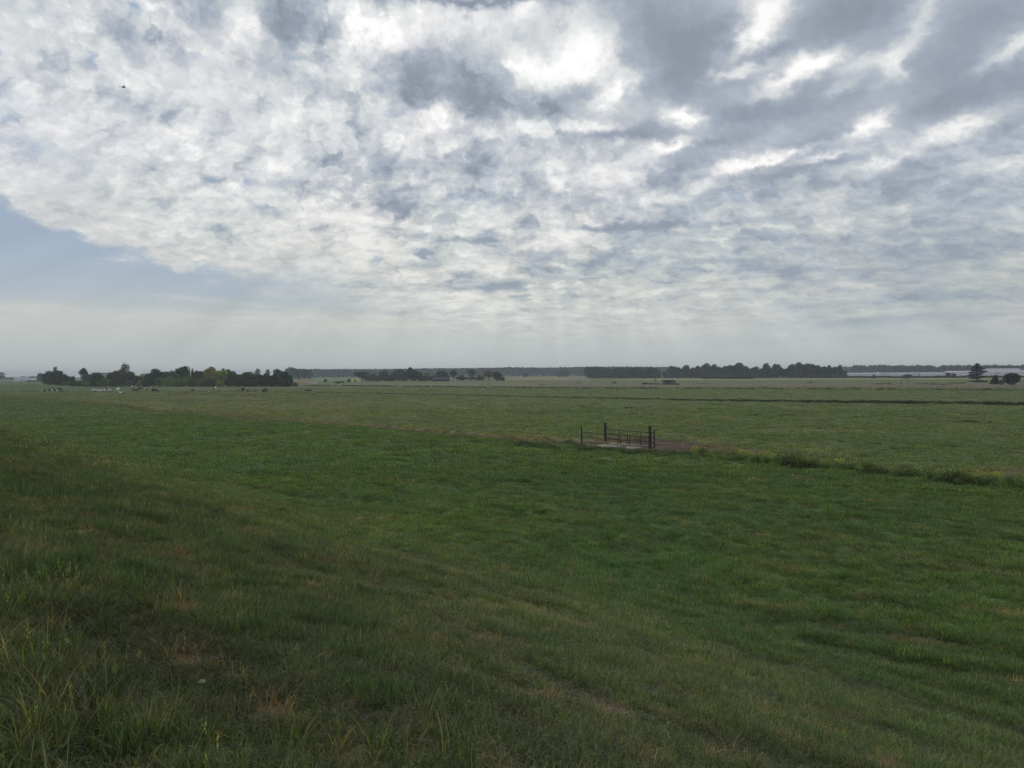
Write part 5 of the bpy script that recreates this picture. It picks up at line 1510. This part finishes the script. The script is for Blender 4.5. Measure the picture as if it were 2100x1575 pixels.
# row of long low greenhouses
GHY = 771.9
M_MULL = simple_mat('grey_mullion', (0.14, 0.14, 0.17), None, 2, 0.6)
gx = [1630.5, 1669, 1720.5, 1764, 1790, 1836.5, 1885.5, 1936.5]
for i in range(len(gx) - 1):
    a_, b_ = gx[i] + 0.6, gx[i + 1] - 0.6
    (xa, ya), (xb, yb) = at(a_, GHY + (a_ - 1630) * 0 - (a_ - 1700) * 0.0026 + 1.0), at(b_, GHY - (b_ - 1700) * 0.0026 + 1.0)
    w_ = math.hypot(xb - xa, yb - ya)
    t = thing('greenhouse', 'long low glass greenhouse with grey roof, %s from the left of the greenhouse row' % ordinal(i + 1), 'greenhouse', (xa, ya, 0), math.atan2(yb - ya, xb - xa), 'greenhouses along the horizon')
    MB().box(0, w_, 0, 26, 0, 2.9).obj('wall', M_WHITE, t)
    MB().add([(-0.1, -0.2, 2.92), (w_ + .1, -0.2, 2.92), (w_ + .1, 13, 4.6), (-0.1, 13, 4.6), (w_ + .1, 26, 2.92), (-0.1, 26, 2.92)], [(0, 1, 2, 3), (3, 2, 4, 5), (0, 3, 5), (1, 4, 2)]).obj('roof', M_GLASSG, t)
    nm = max(3, int(w_ / 4))
    fr = MB()
    for k in range(nm + 1):
        q = 0.05 + (w_ - 0.2) * k / nm
        fr.box(q, q + 0.10, -0.05, 0.02, 0.0, 2.9)
    fr.box(0.0, w_, -0.055, -0.052, 2.75, 2.9)
    fr.obj('glazing_frame', M_MULL, t)
    if i in (0, 2, 4, 5):
        l_ = {0: 0.75, 2: 0.42, 4: 0.36, 5: 0.25}[i] * w_
        s0 = {0: 0.0, 2: 0.05, 4: 0.35, 5: 0.85}[i] * w_
        s0 = min(s0, w_ - l_)
        MB().box(s0, s0 + l_, -0.30, 2.6, 3.28, 4.25).obj('roof_screen', M_SCREEN, t)
for i, (a_, b_) in enumerate([(1937.5, 1990), (1991, 2045), (2046, 2110)]):
    (xa, ya), (xb, yb) = at(a_, GHY - (a_ - 1700) * 0.0026 + 1.2), at(b_, GHY - (b_ - 1700) * 0.0026 + 1.2)
    w_ = math.hypot(xb - xa, yb - ya)
    t = thing('greenhouse', '%s white greenhouse with close glazing bars behind the conifer' % ('taller', 'middle taller', 'last taller')[i], 'greenhouse', (xa, ya, 0), math.atan2(yb - ya, xb - xa), 'greenhouses along the horizon')
    MB().box(0, w_, 0, 24, 0, 4.4).obj('wall', M_WHITE, t)
    MB().add([(-0.1, -0.2, 4.42), (w_ + .1, -0.2, 4.42), (w_ + .1, 12, 6.0), (-0.1, 12, 6.0), (w_ + .1, 24, 4.42), (-0.1, 24, 4.42)], [(0, 1, 2, 3), (3, 2, 4, 5), (0, 3, 5), (1, 4, 2)]).obj('roof', M_ROOFP, t)
    fr = MB()
    for k in range(int(w_ / 2) + 1):
        fr.box(k * 2, k * 2 + 0.14, -0.05, 0.02, 0.0, 4.4)
    fr.obj('glazing_frame', M_MULL, t)
gable_house('barn', 'pale-roofed barn rising behind the conifer at the right edge', 'barn', 2052, 770.4, 36, 20, 4.4, 8.4, -0.35, M_WHITE, M_ROOFP, (4, 4, 0), 0)
gable_house('farmhouse', 'small farmhouse with bluish roof at the right edge', 'house', 2098, 770.0, 18, 12, 3.4, 8.0, 0.0, M_WHITE, M_ROOFD, (1.2, 2.1, 0), 3, True)

# ------------------------------------------------------------------ white car and farm trailer in the middle distance
x, y = at(643, 787.3)
car = thing('parked_car', 'white car standing on the meadow beside the tan bank', 'car', (x, y, 0), 0.12)
prof = [(-2.15, 0.35), (-2.18, 0.62), (-2.05, 0.80), (-1.15, 0.95), (-0.45, 1.42), (0.4, 1.50), (1.35, 1.44), (1.95, 1.02), (2.12, 0.90), (2.16, 0.40), (1.9, 0.28), (-1.9, 0.28)]
MB().prism(prof, -0.86, 0.86).obj('body', M_CARP, car, 0.05, True)
for sy in (-1, 1):
    w0 = MB().prism([(-0.95, 0.98), (-0.42, 1.34), (0.30, 1.40), (0.30, 0.98)], sy * 0.868 - 0.004, sy * 0.868 + 0.004).prism([(0.40, 0.98), (0.40, 1.40), (1.25, 1.36), (1.62, 1.02)], sy * 0.868 - 0.004, sy * 0.868 + 0.004).obj('side_window', M_GLASS, car)
    MB().box(-2.20, -2.10, sy * 0.62 - 0.16, sy * 0.62 + 0.16, 0.62, 0.78).obj('headlight', M_LAMP, car, 0.01)
    for wx in (-1.35, 1.35):
        tyre = MB().tube([(wx, sy * 0.80 - 0.11, 0.32), (wx, sy * 0.80 + 0.11, 0.32)], 0.32, 18).obj('wheel', M_RUBBER, car, smooth=False)
        MB().tube([(wx, sy * 0.80 - 0.125, 0.32), (wx, sy * 0.80 + 0.125, 0.32)], 0.18, 12).obj('rim', M_HUB, tyre)
MB().add([(-1.17, -0.74, 0.965), (-1.17, 0.74, 0.965), (-0.47, 0.70, 1.435), (-0.47, -0.70, 1.435)], [(0, 1, 2, 3)]).obj('windscreen', M_GLASS, car)

x, y = at(690, 786.5)
tr_ = thing('farm_trailer', 'dark low farm trailer with a raised drawbar, right of the white car', 'trailer', (x, y, 0), 0.05)
MB().box(-1.6, 5.4, -1.1, 1.1, 0.75, 0.95).box(-1.6, 5.4, -1.1, -1.04, 0.953, 1.45).box(-1.6, 5.4, 1.04, 1.1, 0.953, 1.45).box(-1.6, -1.54, -1.035, 1.035, 0.953, 1.45).box(5.34, 5.4, -1.035, 1.035, 0.953, 1.45).obj('bed', M_POST, tr_)
MB().tube([(-1.6, 0, 0.8), (-2.4, 0, 1.3), (-2.0, 0, 2.6)], 0.09, 8).obj('drawbar', M_POST, tr_)
for wx in (0.6, 1.7, 4.2):
    for sy in (-1, 1):
        MB().tube([(wx, sy * 0.95 - 0.13, 0.42), (wx, sy * 0.95 + 0.13, 0.42)], 0.42, 16).obj('wheel', M_RUBBER, tr_)

# low tan bank right of the belt
x, y = at(614, 785.5)
bank_ = MB()
nx_ = 28
vs = []
for j in range(9):
    for i in range(nx_ + 1):
        u, v = i / nx_, j / 8
        e = min(1, 4 * u, 4 * (1 - u)) ** 0.6 * math.sin(PI * v) ** 0.7
        vs.append(((u - 0.5) * 19, (v - 0.5) * 9, -0.1 + 2.1 * e * (0.9 + 0.08 * math.sin(i * 1.3))))
bank_.add(vs, [(j * (nx_ + 1) + i, j * (nx_ + 1) + i + 1, (j + 1) * (nx_ + 1) + i + 1, (j + 1) * (nx_ + 1) + i) for j in range(8) for i in range(nx_)])
o = bank_.obj('sand_heap', simple_mat('tan_earth', (0.30, 0.22, 0.12), (0.22, 0.17, 0.09), 0.8, 0.95, bump=0.3), None, smooth=True)
o.location = (x, y, 0)
o['label'], o['category'] = 'long tan earth heap between the dark belt and the white car', 'heap'


# ------------------------------------------------------------------ cattle
def cow_material():
    m, g = new_mat('cow_hide')
    oi = g.new('ShaderNodeObjectInfo')
    tc_ = g.new('ShaderNodeTexCoord').outputs['Object']
    off_ = g.vm('SCALE', oi.outputs['Location'], 0.37)
    n = g.noise(g.vm('ADD', tc_, off_), 1.35, 2, 0.5)
    sp = g.new('ShaderNodeSeparateColor')
    g.t.links.new(oi.outputs['Color'], sp.inputs[0])
    k = g.m('GREATER_THAN', n, sp.outputs[0])                       # red channel: share of dark hide
    dark = g.mix(sp.outputs[1], (0.016, 0.015, 0.016, 1), (0.16, 0.07, 0.04, 1))   # green channel: brown breed
    c = g.mix(k, dark, (0.66, 0.62, 0.60, 1))
    b = g.new('ShaderNodeBsdfPrincipled')
    g.t.links.new(c, b.inputs['Base Color'])
    b.inputs['Roughness'].default_value = 0.8
    out = g.new('ShaderNodeOutputMaterial')
    g.t.links.new(b.outputs[0], out.inputs[0])
    return m


M_COW = cow_material()
M_HORN = simple_mat('pink_udder', (0.42, 0.26, 0.22), None, 9, 0.7)


def cow_mesh(pose):
    """one continuous skinned body; x forward, z up, metres"""
    J, E = [], []

    def v(p, r, par=None, r2=None):
        J.append((p, (r, r2 or r)))
        if par is not None:
            E.append((par, len(J) - 1))
        return len(J) - 1
    z = 0.0 if pose != 'lying' else -0.62
    pel = v((-0.62, 0, 1.12 + z), 0.27, None, 0.29)
    loin = v((-0.25, 0, 1.08 + z), 0.33, pel, 0.36)
    bar = v((0.15, 0, 1.03 + z), 0.35, loin, 0.38)
    che = v((0.55, 0, 1.05 + z), 0.30, bar, 0.34)
    tail = v((-0.92, 0, 1.25 + z), 0.06, pel)
    t2 = v((-0.99, 0, 0.95 + z), 0.035, tail)
    v((-0.98, 0, 0.52 + max(z, -0.4)), 0.045, t2)
    if pose == 'grazing':
        n1, n2, hd, mz = (0.86, 0, 0.98), (1.10, 0, 0.66), (1.26, 0, 0.40), (1.34, 0, 0.12)
    elif pose == 'lying':
        n1, n2, hd, mz = (0.86, 0.02, 0.62), (1.02, 0.05, 0.86), (1.14, 0.07, 1.00), (1.42, 0.10, 0.86)
    else:
        n1, n2, hd, mz = (0.86, 0, 1.18), (1.06, 0, 1.34), (1.22, 0, 1.44), (1.52, 0, 1.26)
    a = v(n1, 0.20, che)
    b = v(n2, 0.15, a)
    h = v(hd, 0.13, b, 0.12)
    v(mz, 0.085, h)
    v((hd[0] - 0.04, 0.24 + hd[1], hd[2] + 0.02), 0.035, h)
    v((hd[0] - 0.04, -0.24 + hd[1], hd[2] + 0.02), 0.035, h)
    for s in (-1, 1):
        if pose == 'lying':
            f = v((0.62, s * 0.20, 0.30), 0.10, che)
            k = v((0.90, s * 0.24, 0.12), 0.065, f)
            v((0.55, s * 0.26, 0.07), 0.05, k)
            f = v((-0.60, s * 0.27, 0.32), 0.16, pel)
            k = v((-0.20, s * 0.42, 0.18), 0.09, f)
            k2 = v((-0.62, s * 0.46, 0.08), 0.055, k)
            v((-0.30, s * 0.46, 0.06), 0.05, k2)
        else:
            st = 0.06 * s
            f = v((0.56, s * 0.20, 0.80), 0.12, che)
            k = v((0.57 + st, s * 0.20, 0.42), 0.065, f)
            k2 = v((0.55 + st, s * 0.20, 0.12), 0.045, k)
            v((0.60 + st, s * 0.20, 0.035), 0.05, k2)
            f = v((-0.60, s * 0.20, 0.84), 0.17, pel)
            k = v((-0.50 - st, s * 0.21, 0.62), 0.10, f)
            k2 = v((-0.76 - st, s * 0.20, 0.44), 0.06, k)
            k3 = v((-0.72 - st, s * 0.20, 0.12), 0.045, k2)
            v((-0.66 - st, s * 0.20, 0.035), 0.05, k3)
    import bmesh
    bm = bmesh.new()
    lay = bm.verts.layers.skin.verify()
    vs = []
    for i, (p, r) in enumerate(J):
        q = bm.verts.new(p)
        q[lay].radius = r
        q[lay].use_root = i == 0
        vs.append(q)
    for i, j in E:
        bm.edges.new((vs[i], vs[j]))
    me = bpy.data.meshes.new('cow_' + pose)
    bm.to_mesh(me)
    bm.free()
    o = bpy.data.objects.new('tmp', me)
    COL.objects.link(o)
    sk_ = o.modifiers.new('s', 'SKIN')
    sk_.use_smooth_shade = True
    ss = o.modifiers.new('u', 'SUBSURF')
    ss.levels = 1
    dg = bpy.context.evaluated_depsgraph_get()
    res = bpy.data.meshes.new_from_object(o.evaluated_get(dg))
    bpy.data.objects.remove(o)
    res.materials.clear()
    res.materials.append(M_COW)
    res.polygons.foreach_set('use_smooth', [True] * len(res.polygons))
    return res


COWS = {p: cow_mesh(p) for p in ('standing', 'grazing', 'lying')}
UDDER = MB().tube([(-0.42, 0, 0.80), (-0.42, 0, 0.64), (-0.42, 0, 0.56)], [0.17, 0.16, 0.06], 10).mesh('udder', M_HORN, smooth=True)
# photo x, ground row, pose, heading degrees, dark share, brown, words
HERD = [(88, 803.2, 'lying', 10, 0.60, 0, 'black and white cow lying down'), (106, 802.5, 'grazing', 170, 0.9, 0, 'black cow behind a white-flanked one'), (113, 806.3, 'standing', 185, 0.40, 0, 'white and black cow standing side on'), (121.5, 803, 'grazing', 5, 0.9, 0, 'dark cow beside the white-flanked one'),
        (195, 803.2, 'lying', 170, 0.34, 0, 'mostly white cow lying down'), (206, 803.3, 'lying', 20, 0.30, 0, 'mostly white cow lying down'), (211, 801.3, 'lying', 0, 0.9, 0, 'black cow lying behind the white ones'), (216, 803.2, 'lying', 60, 0.52, 0, 'black and white cow lying down'), (224, 803.0, 'lying', 0, 0.40, 0, 'white cow lying down'),
        (239.7, 804.5, 'standing', 80, 0.28, 0, 'white cow standing end on'), (245, 809, 'lying', 5, 0.62, 0, 'black cow with white patches lying nearest'), (275, 798.2, 'standing', 185, 0.52, 0.5, 'brownish white cow standing'), (286, 798.6, 'lying', 0, 0.9, 0, 'dark cow lying down'), (278, 802.2, 'lying', 180, 0.9, 0, 'small dark cow lying down'),
        (304, 799.6, 'lying', 0, 0.40, 0, 'pale cow lying down'), (317, 805.5, 'grazing', 0, 0.9, 0, 'black cow grazing'), (397, 802.6, 'lying', 180, 0.55, 0, 'black and white cow lying down'), (404.5, 803.0, 'lying', 0, 0.30, 0, 'white-backed cow lying down'), (426, 803, 'lying', 185, 0.5, 0, 'half black half white cow lying down'),
        (440, 802.5, 'standing', 95, 0.6, 0, 'black cow with a white back standing end on'), (500, 804, 'grazing', -15, 0.8, 0, 'black cow with white rump grazing'), (543.5, 805, 'grazing', 250, 0.9, 0, 'dark cow grazing end on'), (632.5, 806.3, 'grazing', 185, 0.8, 1.0, 'reddish brown cow grazing alone')]
HERD.sort(key=lambda s: s[0])
for i, (px, yb, pose, head, dk, brn, words) in enumerate(HERD):
    x, y = at(px, yb)
    z = float(hgt(x, y, False))
    t = thing('cow', '%s, %s from the left of the herd' % (words, ordinal(i + 1)), 'cow', (x, y, z), math.radians(head), 'cows grazing and resting on the left pasture')
    b = bpy.data.objects.new('body', COWS[pose])
    COL.objects.link(b)
    b.parent = t
    b.color = (0.30 + 0.40 * dk, brn, 0, 1)
    t.scale = (1.1, 1.1, 1.1)
    if pose != 'lying':
        u = bpy.data.objects.new('udder', UDDER)
        COL.objects.link(u)
        u.parent = t

# ------------------------------------------------------------------ birds
M_BIRD = simple_mat('dark_feathers', (0.05, 0.05, 0.06), None, 9, 0.8)
v = pix_dir(253.5, 179)
bd = thing('flying_bird', 'small dark bird gliding high against the clouds at the upper left', 'bird', tuple(Vector((0, 0, CAMZ)) + v * 75), 0.5)
body = MB().tube([(-0.22, 0, 0), (-0.10, 0, 0.005), (0.02, 0, 0.01), (0.12, 0, 0.02), (0.17, 0, 0.02), (0.20, 0, 0.015)], [0.006, 0.028, 0.038, 0.024, 0.026, 0.006], 10)
for s in (-1, 1):
    body.add([(0.08, s * 0.02, 0.02), (-0.05, s * 0.02, 0.02), (-0.06, s * 0.14, 0.06), (0.07, s * 0.15, 0.07), (-0.09, s * 0.30, 0.03), (0.02, s * 0.27, 0.045),
              (0.08, s * 0.02, 0.032), (-0.05, s * 0.02, 0.026), (-0.06, s * 0.14, 0.066), (0.07, s * 0.15, 0.082), (0.02, s * 0.27, 0.053)],
             [(0, 1, 2, 3), (3, 2, 4, 5), (6, 9, 8, 7), (9, 10, 4, 8), (0, 3, 9, 6), (3, 5, 10, 9), (5, 4, 10), (1, 7, 8, 2), (2, 8, 4)])
body.add([(-0.18, -0.01, 0.0), (-0.18, 0.01, 0.0), (-0.33, 0.05, 0.0), (-0.33, -0.05, 0.0), (-0.18, 0, 0.012)], [(0, 1, 2, 3), (0, 4, 1), (1, 4, 2), (2, 4, 3), (3, 4, 0)])
body.obj('body', M_BIRD, bd)
for i, (px, yb) in enumerate([(1203, 787), (1224.5, 786.2)]):
    x, y = at(px, yb)
    t = thing('goose', 'white bird on the grass, %s of the two in the middle distance' % ('left', 'right')[i], 'bird', (x, y, 0), 0.8 * i, 'white birds on the far grass')
    g_ = MB().tube([(-0.42, 0, 0.36), (-0.25, 0, 0.36), (0.0, 0, 0.34), (0.22, 0, 0.38), (0.30, 0, 0.52), (0.32, 0, 0.72), (0.38, 0, 0.78), (0.50, 0, 0.75)], [0.03, 0.13, 0.20, 0.13, 0.055, 0.045, 0.055, 0.015], 10)
    for s in (-1, 1):
        g_.tube([(0.0, s * 0.07, 0.2), (0.02, s * 0.07, -0.02)], 0.018, 5)
    g_.obj('body', M_WHITE, t, smooth=True)

# ------------------------------------------------------------------ haze
hz, g = new_mat('haze')
vol = g.new('ShaderNodeVolumePrincipled')
vol.inputs['Color'].default_value = (0.84, 0.91, 0.98, 1)
vol.inputs['Density'].default_value = 0.00024
vol.inputs['Anisotropy'].default_value = 0.0
out = g.new('ShaderNodeOutputMaterial')
g.t.links.new(vol.outputs[0], out.inputs['Volume'])
o = MB().box(-5700, 5700, -5700, 5700, -6.0, 34.0).obj('haze', hz)
o['kind'] = 'stuff'
